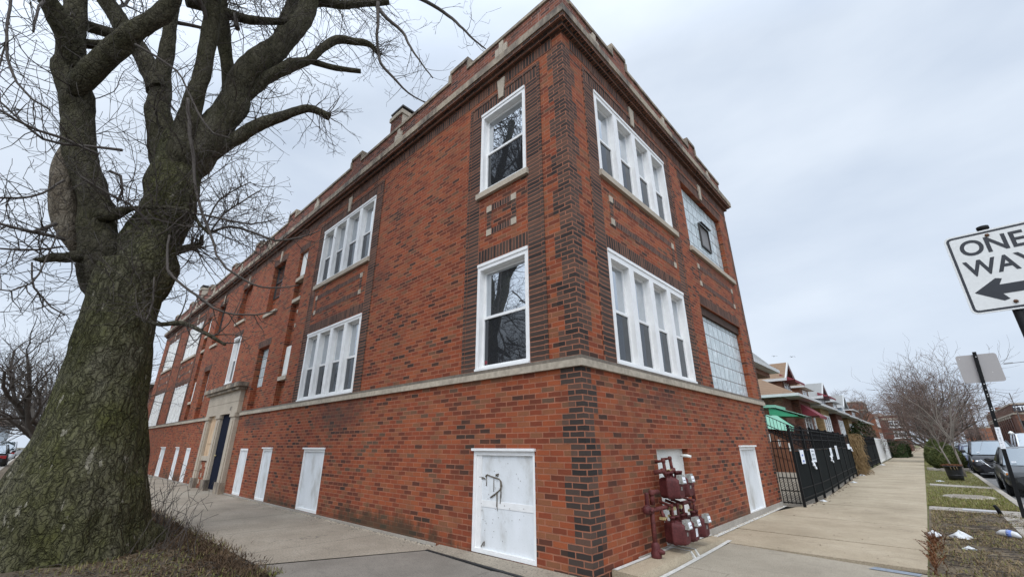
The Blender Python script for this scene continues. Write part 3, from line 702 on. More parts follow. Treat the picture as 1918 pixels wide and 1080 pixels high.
# ------------------------------------------------------------------ ground, roads, pavements
g = MB(); g.poly([(-900,-900,-.24),(900,-900,-.24),(900,900,-.24),(-900,900,-.24)]); struct(g, 'ground', M['ground'])
g = MB(); g.poly([(4.2,-60,-.2),(13.5,-60,-.2),(13.5,420,-.2),(4.2,420,-.2)]); struct(g, 'road', M['asphalt'])
g = MB(); g.poly([(-300,-14.5,-.196),(4.19,-14.5,-.196),(4.19,-5.5,-.196),(-300,-5.5,-.196)]); struct(g, 'side_road', M['asphalt'])
FX = [(8.3,.44),(11,.49),(20.7,.12),(26.4,.06),(54,-.28),(160,-.6),(420,-1.8)]
WX = [(3.1,2.56),(9,2.53),(51,2.12),(160,1.5),(420,.2)]
def pw(T, y):
    if y <= T[0][0]: return T[0][1]
    for (a, b), (c, d) in zip(T, T[1:]):
        if y <= c: return b + (d-b)*(y-a)/(c-a)
    return T[-1][1]
fx = lambda y: pw(FX, y); wx = lambda y: pw(WX, y)
j = MB(); j.poly([(-300,-5.3,-.05),(4.1,-5.3,-.05),(4.1,3.1,-.05),(-300,3.1,-.05)]); j.poly([(-.6,3.1,-.05),(3,3.1,-.05),(3,420,-.05),(-2.2,420,-.05)]); struct(j, 'sub_base', M['joint'])
# yards left of the pavement, parkway strip beside the road
def strip(fl, fr, ys, z, m, name, mats):
    b = MB()
    for y0, y1 in zip(ys, ys[1:]): b.poly([(fl(y0),y0,z),(fr(y0),y0,z),(fr(y1),y1,z),(fl(y1),y1,z)], m)
    return struct(b, name, mats)
ys = [8.26,11,20.7,26.4,54,100,160,420]
strip(lambda y: -40, lambda y: fx(y)-.02, [27.9,54,100,160,420], -.012, 0, 'yard', M['lawn'])
strip(lambda y: -16, lambda y: fx(y)-.02, [8.26,11,20.7,26.4,27.9], -.012, 0, 'yard_paving', M['walk_grey'])
strip(wx, lambda y: 4.08, [1.4,9,14,51,160,420], -.018, 0, 'parkway', M['lawn'])
b = MB(); b.poly([(2.58,1.4,-.012),(4.08,1.4,-.012),(4.08,9.9,-.012),(2.55,10.2,-.012)]); struct(b, 'bare_verge', M['dirt'])
b = MB(); b.poly([(-300,-5.3,-.012),(-2.9,-5.3,-.012),(-2.75,-2.14,-.012),(-14,-1.95,-.012),(-300,-1.95,-.012)]); struct(b, 'tree_lawn', M['dirt'])
# pavement slabs with open joints
def slabs(name, quads, mat, th=.045):
    b = MB()
    for q in quads:
        dz = rng.uniform(-.002, .002)
        b.hexa([(x,y,-th) for x,y in q] + [(x,y,dz) for x,y in q])
    return struct(b, name, mat)
Y = [3.12, 4.42, 9.3, 9.75, 12.4]; 
while Y[-1] < 60: Y.append(Y[-1] + 1.55)
Y[1:2] = [4.42, 6.7]
q = []
for y0, y1 in zip(Y, Y[1:]):
    l = .012 if y0 < 8.2 else None
    x0 = lambda y: .012 if y < 8.2 else fx(y) + .02
    t = .05 if y0 in (4.42, 9.3) else 0.   # slightly skewed joints
    q.append([(x0(y0), y0 + .011 + t), (wx(y0), y0 + .011), (wx(y1), y1 - .006), (x0(y1 - .01), y1 - .006)])
q.append([(fx(60)+.02, Y[-1]+.006), (wx(60), Y[-1]+.006), (wx(160), 160), (fx(160), 160)]); q.append([(fx(160), 160.01), (wx(160), 160.01), (wx(420), 420), (fx(420), 420)])
slabs('pavement', q, M['walk_tan'])
q = []; x = -2.62
X = [-2.62, -4.15]
while X[-1] > -60: X.append(X[-1] - 1.75)
for a, b_ in zip(X, X[1:]):
    s = .55 if a == -2.62 else .15
    q.append([(b_+.006-.12, -2.12), (a-.006-(.9 if a == -2.62 else .12), -2.12), (a-.006, -.03), (b_+.006, -.03)])
q[0] = [(-4.27,-2.12), (-3.55,-2.12), (-2.63,-.20), (-2.63,-.03), (-4.15+.006,-.03)]
b = MB()
for p in q: b.poly([(x,y,0.) for x,y in p])
b.poly([(-60.2,-2.12,0),(-60.2,-.03,0),(-300,-.03,0),(-300,-2.12,0)][::-1]); struct(b, 'side_pavement', M['walk_grey'])
slabs('corner_pavement', [[(-3.53,-2.14),(-2.75,-5.3),(1.2,-5.3),(1.2,-.34),(-2.6,-.34)][:4] if 0 else [(-3.5,-2.12),(-1.2,-2.12),(-1.2,-.335),(-2.61,-.235)],
    [(-1.19,-2.12),(.9,-2.12),(.9,-.02),(-1.19,-.335)], [(-2.75,-5.28),(.9,-5.28),(.9,-2.13),(-2.7,-2.13)], [(.91,-5.28),(4.05,-5.28),(4.05,-2.13),(.91,-2.13)],
    [(.91,-2.12),(4.05,-2.12),(4.05,-.6),(.91,-.6)]], M['pad'])
slabs('corner_pavement_tan', [[(.91,-.59),(4.05,-.59),(4.05,1.38),(.91,1.38)], [(.38,.0),(.9,.0),(.9,1.38),(.38,1.38)], [(.38,1.39),(2.56,1.39),(2.56,2.85),(.38,3.10)]], M['pad_tan'])
# sloped concrete ledges at the foot of the walls
b = MB(); b.hexa([(-2.6,-.22,-.04),(.03,-.33,-.04),(.03,0,-.04),(-2.6,0,-.04),(-2.6,-.2,.012),(.03,-.32,.02),(.03,-.014,.05),(-2.6,-.014,.045)])
tag(b.build('wall_ledge', M['walk_grey']), 'sloping concrete ledge along the base of the brick wall under the scrawled board', 'ledge')
b = MB(); b.hexa([(-2.62,-.245,-.03),(.03,-.36,-.03),(.03,-.325,-.03),(-2.62,-.215,-.03),(-2.62,-.245,.008),(.03,-.36,.012),(.03,-.325,.016),(-2.62,-.215,.012)]); struct(b, 'tar_joint', M['tar'])
kb = thing('meter_kerb', 'raised concrete kerb block with white painted edges under the gas meters', 'kerb', (.2,1.7,0))
b = MB(); b.hexa([(.014,.35,-.04),(.37,.35,-.04),(.335,1.86,-.04),(.014,1.86,-.04),(.014,.35,.085),(.33,.35,.075),(.30,1.86,.075),(.014,1.86,.085)])
b.hexa([(.014,1.9,-.04),(.335,1.9,-.04),(.30,3.25,-.04),(.014,3.35,-.04),(.014,1.9,.085),(.30,1.9,.075),(.27,3.2,.035),(.014,3.3,.04)]); b.build('kerb_block', M['walk_tan'], kb)
b = MB()
def pstripe(pts, w, z):
    for (x0,y0,z0),(x1,y1,z1) in zip(pts, pts[1:]):
        d = Vector((x1-x0, y1-y0, 0)); n = Vector((-d.y, d.x, 0)).normalized() * w
        b.poly([(x0-n.x,y0-n.y,z0+z),(x1-n.x,y1-n.y,z1+z),(x1+n.x,y1+n.y,z1+z),(x0+n.x,y0+n.y,z0+z)])
pstripe([(.05,.36,.085),(.05,1.2,.0855),(.055,1.87,.0855)], .03, .004); pstripe([(.06,1.92,.085),(.05,2.6,.065),(.045,3.3,.042)], .035, .006); pstripe([(.41,.4,.0),(.40,1.2,.0),(.385,1.8,.001),(.36,2.6,.0),(.33,3.3,.0)], .03, .006)
pstripe([(.06,1.845,.086),(.30,1.845,.076)], .014, .004); pstripe([(.06,2.0,.085),(.292,2.0,.074)], .016, .004)
b.hexa([(.30,1.83,-.02),(.38,1.83,-.02),(.38,1.86,-.02),(.30,1.86,-.02),(.305,1.83,.078),(.312,1.83,.078),(.312,1.86,.078),(.305,1.86,.078)]); b.hexa([(.29,1.985,-.02),(.37,1.985,-.02),(.37,2.02,-.02),(.29,2.02,-.02),(.295,1.985,.076),(.303,1.985,.076),(.303,2.02,.076),(.295,2.02,.076)])
pstripe([(.07,3.36,0),(.055,4.6,0),(.06,6.2,0),(.05,8.22,0)], .04, .008)
b.build('painted_edge', M['white_line'], kb)
# kerbs
b = MB()
for y0, y1 in ((-5.3,1.38),(1.4,10.0),(10.01,14),(14.01,24),(24.01,60),(60.01,420)): b.box(4.08, 4.22, y0, y1, -.24, .0)
b.box(13.5,13.64,-60,420,-.24,-.03); b.box(-300,4.05,-5.48,-5.31,-.24,0); struct(b, 'kerb', M['kerb'])
b = MB(); b.box(3.66,4.075,1.4,9.8,-.05,-.002); b.box(2.56,4.075,9.85,10.55,-.05,-.004); b.hexa([(2.56,17.9,-.05),(4.07,17.3,-.05),(4.07,18.1,-.05),(2.56,18.75,-.05),(2.56,17.9,-.003),(4.07,17.3,-.003),(4.07,18.1,-.003),(2.56,18.75,-.003)]); struct(b, 'crossing_path', M['kerb'])
b = MB(); b.poly([(13.7,-60,-.03),(17.5,-60,-.03),(17.5,420,-.03),(13.7,420,-.03)]); struct(b, 'far_pavement', M['walk_grey'])
b = MB(); b.poly([(2.05,2.72,.006),(2.5,2.7,.006),(2.52,2.83,.006),(2.1,2.87,.006)]); tag(b.build('paint_mark', M['blue_mark']), 'faded blue utility paint mark on the pavement edge', 'paint mark', kind=None)
b = MB(); b.lathe([(.0,.012),(.50,.012),(.52,.004),(.54,-.02)], (3.35,13.7,0), 24)
for i in range(-4, 5): b.box(3.35-.42+abs(i)*.03, 3.35+.42-abs(i)*.03, 13.7+i*.1-.015, 13.7+i*.1+.015, .0125, .02)
tag(b.build('manhole_cover', M['kerb']), 'pale ribbed concrete utility cover in the grass verge', 'manhole cover')
b = MB(); b.hexa([(3.1,10.0,.002),(3.62,9.98,.002),(3.66,10.3,.002),(3.12,10.34,.002),(3.1,10.0,.012),(3.62,9.98,.02),(3.66,10.3,.012),(3.12,10.34,.016)]); tag(b.build('metal_plate', M['flash']), 'flat pale metal plate lying on the concrete crossing strip', 'plate')
b = MB(); b.tube([(3.66,9.72,-.03),(3.63,9.7,.1),(3.60,9.69,.17)], [.035,.035,.03], 8); tag(b.build('post_stub', M['black_iron']), 'short dark broken post stub at the edge of the bare verge', 'post')

# ---- litter
def bag(name, label, cat, c, r, h, seed, mat=None, sx=1., sy=1.):
    rg = random.Random(seed); b = MB(); rows = []
    for i in range(9):
        t = i / 8; row = []
        for k in range(18):
            a = 2*math.pi*k/18; rr = r * (math.sin(math.pi*(.12+.88*(1-t)*.55+.0)) if i else 1.) * (1 + .4*noise.noise((math.cos(a)*1.7+seed, math.sin(a)*1.7, t*2.2)) + .25*noise.noise((math.cos(a)*4.5+seed, math.sin(a)*4.5, t*6)))
            rr *= (1 - t**2*.85)
            row.append((c[0]+math.cos(a)*rr*sx, c[1]+math.sin(a)*rr*sy, c[2] + h*t*(1+.7*noise.noise((math.cos(a)*2, math.sin(a)*2+seed, 1.)))))
        rows.append(row)
    b.grid(rows, closed=True); b.poly(rows[-1])
    return tag(b.build(name, mat or M['bag']), label, cat)
bag('plastic_bag', 'crumpled white plastic bag lying half on the pavement edge', 'plastic bag', (2.62,5.85,.0), .095, .06, 3, sx=1.15)
bag('plastic_bag', 'white plastic bag puffed up on the bare soil', 'plastic bag', (2.93,5.98,-.01), .105, .085, 11, sx=1.25)
o = thing('bottle_litter', 'crushed white and blue packet on the soil near the kerb', 'litter', (3.5,6.5,0)); b = MB(); b.tube([(3.37,6.56,.03),(3.43,6.54,.045),(3.5,6.5,.05),(3.58,6.46,.04),(3.62,6.43,.02)], [.02,.045,.055,.045,.015], 9); b.build('packet', M['bag'], o)
b = MB(); b.tube([(3.49,6.505,.05),(3.54,6.48,.046)], [.057,.052], 9); b.build('blue_band', M['ink_blue'], o)
bag('paper_scrap', 'small white paper scrap on the grass beside the plant tub', 'litter', (2.85,20.3,-.01), .13, .035, 21)
bag('paper_scrap', 'small pale scrap on the soil below the white bags', 'litter', (2.98,5.0,-.01), .07, .03, 23)
for i, (y, dx, lb) in enumerate(((9.9,.1,'white scrap of broken board against the foot of the black fence'),(22.3,.14,'pink and white litter below the brown vine'),(17.3,.2,'flat white litter by the black fence foot'),(36.0,.2,'small white litter before the white gate'))):
    bag('paper_scrap', lb, 'litter', (fx(y)+dx, y, .0), .055+.02*(i%2)+.0035*y*.6, .03+.002*y*.6, 31+i)

# ---- grass, leaves, weeds
def blades(name, mat, spots, n, hmin, hmax, wid, lean=.6):
    b = MB(); rg = random.Random(name)
    for _ in range(n):
        x, y, z = spots(rg); a = rg.uniform(0, 6.283); h = rg.uniform(hmin, hmax); l = rg.uniform(.1, lean) * h; d = (math.cos(a), math.sin(a)); w = wid*rg.uniform(.6,1.3)
        p = (-d[1]*w, d[0]*w)
        m = (x + d[0]*l*.4, y + d[1]*l*.4, z + h*.6)
        b.poly([(x-p[0],y-p[1],z),(x+p[0],y+p[1],z),(m[0]+p[0]*.7,m[1]+p[1]*.7,m[2]),(m[0]-p[0]*.7,m[1]-p[1]*.7,m[2])])
        b.poly([(m[0]-p[0]*.7,m[1]-p[1]*.7,m[2]),(m[0]+p[0]*.7,m[1]+p[1]*.7,m[2]),(x+d[0]*l,y+d[1]*l,z+h)])
    return tag(b.build(name, mat), kind='stuff')
def in_lawn(rg):
    while True:
        y = 10.6 + (rg.random()**1.8)*45; x = rg.uniform(wx(y)+.02, 4.06)
        if not (17.2 < y < 18.8) and (x-3.35)**2 + (y-13.7)**2 > .33: return x, y, -.02
blades('lawn_straw', M['straw'], in_lawn, 7000, .02, .06, .005, 1.8)
blades('grass', M['grass'], in_lawn, 12000, .03, .075, .006)
def in_verge(rg):
    while True:
        y = rg.uniform(1.6, 9.8); x = rg.uniform(2.6, 4.05)
        if noise.noise((x*1.3, y*1.3, 2.)) + .5*noise.noise((x*5, y*5, 3.)) > -.25 + .3*(rg.random()-.5): return x, y, -.014
blades('verge_straw', M['straw'], in_verge, 9000, .015, .05, .004, 2.4)
blades('verge_grass', M['grass'], in_verge, 2600, .02, .05, .004, 1.2)
def in_tree(rg):
    while True:
        x = -2.9 - (rg.random()**1.5)*12; y = rg.uniform(-5.2, -2.02)
        if noise.noise((x*.9, y*.9, 5.)) > -.15 and math.hypot(x+6.2, y+3.75) > .9: return x, y, -.014
blades('tree_lawn_grass', M['grass'], in_tree, 3600, .03, .075, .005)
blades('tree_lawn_straw', M['straw'], in_tree, 2600, .03, .08, .003, 1.8)
def edge_brown(rg):
    x = -2.9 - rg.random()*9; return x, -2.13 + rg.gauss(-.22, .16), -.01
blades('edge_thatch', M['leaf'], edge_brown, 8500, .02, .085, .005, 1.8)
def yard_grass(rg):
    y = rg.uniform(42, 110); return rg.uniform(fx(y)-6, fx(y)-.05), y, -.012
blades('yard_grass', M['grass'], yard_grass, 2500, .05, .12, .02)
b = MB(); rg = random.Random(44)
def leaf(x, y, z, s):
    a = rg.uniform(0, 6.28); c, s_ = math.cos(a)*s, math.sin(a)*s; t = rg.uniform(-.4,.4)*s; u = rg.uniform(.2,.6)*s
    b.poly([(x-c,y-s_,z),(x+s_*.5,y-c*.5,z+u),(x+c,y+s_,z+t+u*.5),(x-s_*.5,y+c*.5,z+u*.8)])
for _ in range(8200):
    x = -2.85 - (rg.random()**1.6)*9; y = min(-2.0, -2.2 - abs(rg.gauss(0,.95)))
    if y > -5.2 and math.hypot(x+6.2,y+3.75) > .75: leaf(x, y, -.006 + rg.random()*.02, rg.uniform(.012,.032))
for _ in range(3800): leaf(rg.uniform(2.58,4.05), 1.5+8.8*rg.random(), -.008, rg.uniform(.008,.022))
for _ in range(900): y = rg.uniform(10,30); leaf(rg.uniform(wx(y)+.03,4.05), y, -.005, rg.uniform(.012,.03))
for _ in range(260): y = rg.uniform(8.4,26); leaf(fx(y)+abs(rg.gauss(0,.10)), y, .008, rg.uniform(.015,.04))
for _ in range(70): leaf(rg.uniform(.1,2.4), rg.uniform(2.9,14), .006, rg.uniform(.008,.018))
for _ in range(90): leaf(rg.uniform(-9,-.4), -.2+rg.gauss(0,.08), .012, rg.uniform(.008,.016))
tag(b.build('fallen_leaves', M['leaf']), kind='stuff')
b = MB(); rg = random.Random(5)
for _ in range(500):   # fallen sticks
    x = -2.95 - (rg.random()**1.5)*7; y = rg.uniform(-4.8,-2.12); a = rg.uniform(0,6.28); L = rg.uniform(.06,.3)
    b.tube([(x,y,.0),(x+math.cos(a)*L*.5,y+math.sin(a)*L*.5,.012+rg.random()*.03),(x+math.cos(a+.2)*L,y+math.sin(a+.2)*L,.005)], [.004,.004,.002], 3, caps=False)
for _ in range(260):
    x = rg.uniform(2.62,4.05); y = rg.uniform(1.6,9.6); a = rg.gauss(.1,.5); L = rg.uniform(.06,.3)
    b.tube([(x,y,-.005),(x+math.cos(a)*L*.5,y+math.sin(a)*L*.5,.006),(x+math.cos(a+.2)*L,y+math.sin(a+.2)*L,-.004)], [.005,.005,.003], 3, caps=False)
tag(b.build('fallen_sticks', M['twig']), kind='stuff')
b = MB(); rg = random.Random(8)
for _ in range(110):
    x = 2.6 + abs(rg.gauss(0,.05)); y = 2.9 + rg.random()**.8*2.8; h = rg.uniform(.04,.15); dx = rg.gauss(-.02,.06); dy = rg.gauss(0,.05)
    b.tube([(x,y,-.02),(x+dx*.5,y+dy*.5,h*.6),(x+dx,y+dy,h)], [.004,.004,.002], 3, caps=False)
    for k in range(6):
        t = rg.uniform(.4,1.); c = (x+dx*t, y+dy*t, h*t); s = rg.uniform(.006,.014)
        b.poly([(c[0]-s,c[1],c[2]),(c[0],c[1]-s,c[2]+s),(c[0]+s,c[1],c[2]+s*.5)])
tag(b.build('rusty_weeds', M['weed']), kind='stuff')
b = MB(); rg = random.Random(9)
for _ in range(1100):   # crumbs of mortar and weeds where wall meets pavement
    if rg.random() < .7: x = -rg.uniform(.1,12.); y = -.02 - abs(rg.gauss(0,.035)); z0 = .0
    else: x = .02 + abs(rg.gauss(0,.03)); y = rg.uniform(3.4,8.1); z0 = 0.
    s = rg.uniform(.004,.016); b.hexa([(x-s,y-s*.7,z0),(x+s,y-s*.6,z0),(x+s*.8,y+s*.7,z0),(x-s*.9,y+s*.8,z0),(x-s*.5,y-s*.4,z0+s),(x+s*.6,y-s*.3,z0+s*1.2),(x+s*.4,y+s*.5,z0+s),(x-s*.5,y+s*.3,z0+s*.8)])
tag(b.build('mortar_rubble', M['stone']), kind='stuff')
TREE = {'trunk': [[-6.21, -3.75, 0.15, 0.927], [-6.22, -3.76, 0.48, 0.862], [-6.22, -3.77, 0.9, 0.771], [-6.22, -3.78, 1.49, 0.665], [-6.23, -3.85, 2.11, 0.577], [-6.23, -3.89, 2.78, 0.505], [-6.24, -3.94, 3.39, 0.464], [-6.24, -3.97, 3.89, 0.473], [-6.25, -4.0, 4.27, 0.425]], 'left_stem': [[-6.33, -3.91, 3.22, 0.219], [-6.39, -4.14, 3.75, 0.303], [-6.45, -4.35, 4.23, 0.328], [-6.5, -4.51, 4.59, 0.291], [-6.56, -4.7, 5.15, 0.235], [-6.62, -4.93, 5.82, 0.23], [-6.68, -5.16, 6.45, 0.225], [-6.74, -5.42, 7.19, 0.23], [-6.79, -5.57, 7.69, 0.233], [-6.84, -5.7, 8.21, 0.197], [-6.91, -5.96, 9.31, 0.172], [-6.98, -6.33, 10.81, 0.154], [-7.07, -6.76, 12.76, 0.129], [-7.18, -7.36, 15.14, 0.084]], 'left_up': [[-6.65, -5.56, 7.76, 0.212], [-6.4, -5.83, 8.15, 0.199], [-6.15, -6.1, 8.44, 0.158], [-5.9, -6.35, 8.68, 0.132], [-5.66, -6.69, 9.02, 0.095], [-5.43, -7.07, 9.35, 0.057]], 'cross': [[-6.53, -5.44, 7.15, 0.13], [-6.23, -5.39, 7.42, 0.194], [-5.91, -5.13, 7.86, 0.197], [-5.59, -4.93, 8.27, 0.177], [-5.28, -4.74, 8.83, 0.157], [-4.98, -4.62, 9.53, 0.133], [-4.67, -4.48, 10.55, 0.108], [-4.35, -4.26, 12.13, 0.08], [-4.05, -4.15, 13.75, 0.057]], 'right_stem': [[-6.22, -3.81, 3.19, 0.243], [-6.25, -3.84, 3.74, 0.348], [-6.27, -3.82, 4.34, 0.407], [-6.29, -3.79, 5.04, 0.402], [-6.32, -3.81, 5.82, 0.397], [-6.36, -3.89, 6.46, 0.355], [-6.39, -3.93, 6.89, 0.273], [-6.42, -3.96, 7.27, 0.147], [-6.45, -3.98, 7.54, 0.05]], 'mid_back': [[-6.42, -3.81, 5.99, 0.255], [-6.6, -4.01, 6.65, 0.292], [-6.78, -4.22, 7.33, 0.251], [-6.95, -4.37, 8.02, 0.209], [-7.12, -4.54, 9.18, 0.163], [-7.29, -4.67, 10.32, 0.135], [-7.45, -4.76, 11.07, 0.132], [-7.63, -4.97, 12.71, 0.127], [-7.83, -5.37, 15.2, 0.096]], 'back_cross': [[-7.01, -4.45, 8.28, 0.219], [-7.31, -4.77, 9.02, 0.206], [-7.64, -5.26, 9.78, 0.208], [-7.96, -5.74, 10.56, 0.185], [-8.28, -6.22, 11.4, 0.168], [-8.63, -6.93, 12.39, 0.118]], 'mid_front': [[-6.22, -3.8, 5.96, 0.2], [-6.15, -3.87, 6.49, 0.248], [-6.08, -3.9, 7.12, 0.229], [-6.01, -3.92, 7.84, 0.178], [-5.94, -3.94, 8.64, 0.164], [-5.87, -4.04, 9.35, 0.171], [-5.81, -4.14, 9.96, 0.151], [-5.76, -4.34, 11.01, 0.131], [-5.73, -4.68, 12.87, 0.099]], 'mid_right': [[-6.45, -3.2, 7.5, 0.114], [-6.44, -3.26, 8.02, 0.161], [-6.44, -3.38, 8.53, 0.161], [-6.45, -3.57, 9.3, 0.147], [-6.47, -3.82, 10.23, 0.168], [-6.48, -4.02, 10.9, 0.157], [-6.49, -4.26, 12.09, 0.134], [-6.52, -4.58, 14.11, 0.096]], 'right_limb': [[-6.42, -3.76, 5.6, 0.252], [-6.35, -3.7, 6.25, 0.326], [-6.27, -3.59, 6.83, 0.322], [-6.19, -3.46, 7.53, 0.314], [-6.11, -3.3, 8.32, 0.296], [-6.03, -3.18, 9.07, 0.271], [-5.94, -2.96, 9.74, 0.273], [-5.85, -2.73, 10.33, 0.248], [-5.77, -2.55, 10.89, 0.236], [-5.69, -2.46, 11.47, 0.233], [-5.63, -2.42, 12.11, 0.231], [-5.56, -2.36, 13.3, 0.191], [-5.47, -2.17, 15.23, 0.153], [-5.37, -1.86, 18.11, 0.1]], 'right_inner': [[-6.11, -2.93, 9.73, 0.176], [-6.27, -2.78, 10.5, 0.176], [-6.44, -2.66, 11.58, 0.172], [-6.61, -2.6, 12.39, 0.174], [-6.8, -2.65, 13.9, 0.147], [-6.98, -2.62, 16.03, 0.097]], 'low_right': [[-6.4, -3.61, 6.32, 0.145], [-6.3, -3.44, 6.78, 0.168], [-6.2, -3.32, 7.04, 0.156], [-6.1, -3.18, 7.28, 0.143], [-6.0, -2.99, 7.57, 0.14], [-5.89, -2.77, 7.85, 0.138], [-5.77, -2.51, 8.1, 0.119], [-5.66, -2.28, 8.35, 0.1], [-5.55, -2.05, 8.52, 0.1], [-5.44, -1.83, 8.49, 0.093], [-5.34, -1.64, 8.41, 0.095]], 'right_branch': [[-6.14, -3.16, 8.4, 0.116], [-6.03, -3.01, 8.81, 0.151], [-5.93, -2.91, 9.0, 0.156], [-5.81, -2.71, 9.26, 0.141], [-5.69, -2.48, 9.58, 0.138], [-5.56, -2.21, 9.84, 0.106], [-5.45, -2.07, 10.21, 0.099], [-5.33, -1.8, 10.69, 0.115], [-5.19, -1.44, 10.81, 0.098], [-5.06, -1.1, 10.91, 0.08], [-4.94, -0.84, 10.67, 0.051]], 'stub_right': [[-5.71, -2.2, 9.97, 0.084], [-5.45, -1.74, 9.94, 0.071], [-5.18, -1.15, 10.06, 0.069]], 'top_right': [[-5.93, -2.32, 12.12, 0.192], [-5.7, -2.08, 12.03, 0.131], [-5.46, -1.77, 12.05, 0.124], [-5.19, -1.24, 12.39, 0.106], [-4.93, -0.82, 12.64, 0.09]], 'top_inner': [[-6.43, -3.84, 10.65, 0.148], [-6.26, -3.7, 10.53, 0.13], [-6.07, -3.42, 10.46, 0.111], [-5.86, -2.96, 10.65, 0.09], [-5.66, -2.6, 10.97, 0.085]], 'left_link': [[-6.31, -4.51, 10.16, 0.117], [-6.28, -4.28, 10.28, 0.135], [-6.26, -4.1, 10.35, 0.138]], 'stub_low_right': [[-6.19, -3.59, 4.57, 0.085], [-6.1, -3.45, 4.69, 0.078], [-6.01, -3.34, 4.75, 0.069], [-5.92, -3.21, 4.84, 0.053], [-5.85, -3.24, 4.98, 0.031]], 'stub_left': [[-6.33, -4.63, 4.26, 0.108], [-6.27, -4.79, 4.15, 0.088], [-6.21, -4.91, 4.1, 0.077], [-6.15, -5.0, 4.0, 0.05], [-6.08, -5.07, 3.97, 0.017]], 'link_low': [[-6.95, -5.61, 8.51, 0.095], [-6.92, -5.36, 8.7, 0.093], [-6.9, -5.22, 8.94, 0.087]], 'link_high': [[-7.17, -5.71, 9.11, 0.118], [-7.21, -5.5, 9.2, 0.121], [-7.25, -5.29, 9.27, 0.124], [-7.3, -5.13, 9.27, 0.124]], 'dead_low': [[-5.71, -3.73, 3.26, 0.021], [-5.45, -3.5, 3.17, 0.034], [-5.2, -3.28, 3.2, 0.038], [-4.94, -3.02, 3.06, 0.032], [-4.67, -2.74, 2.85, 0.023]], 'spur': [[-6.32, -4.56, 4.97, 0.13], [-6.17, -4.4, 5.05, 0.111], [-6.02, -4.25, 5.16, 0.048], [-5.85, -3.98, 5.23, 0.036], [-5.69, -3.68, 5.28, 0.035], [-5.53, -3.51, 5.22, 0.031], [-5.39, -3.37, 4.97, 0.027], [-5.24, -3.23, 4.79, 0.027]], 'dead_wood': [[-6.83, -5.28, 6.51, 0.039], [-6.8, -5.24, 6.06, 0.126], [-6.77, -5.15, 5.55, 0.168], [-6.72, -5.0, 5.03, 0.172], [-6.68, -4.85, 4.67, 0.133], [-6.64, -4.7, 4.37, 0.053]]}
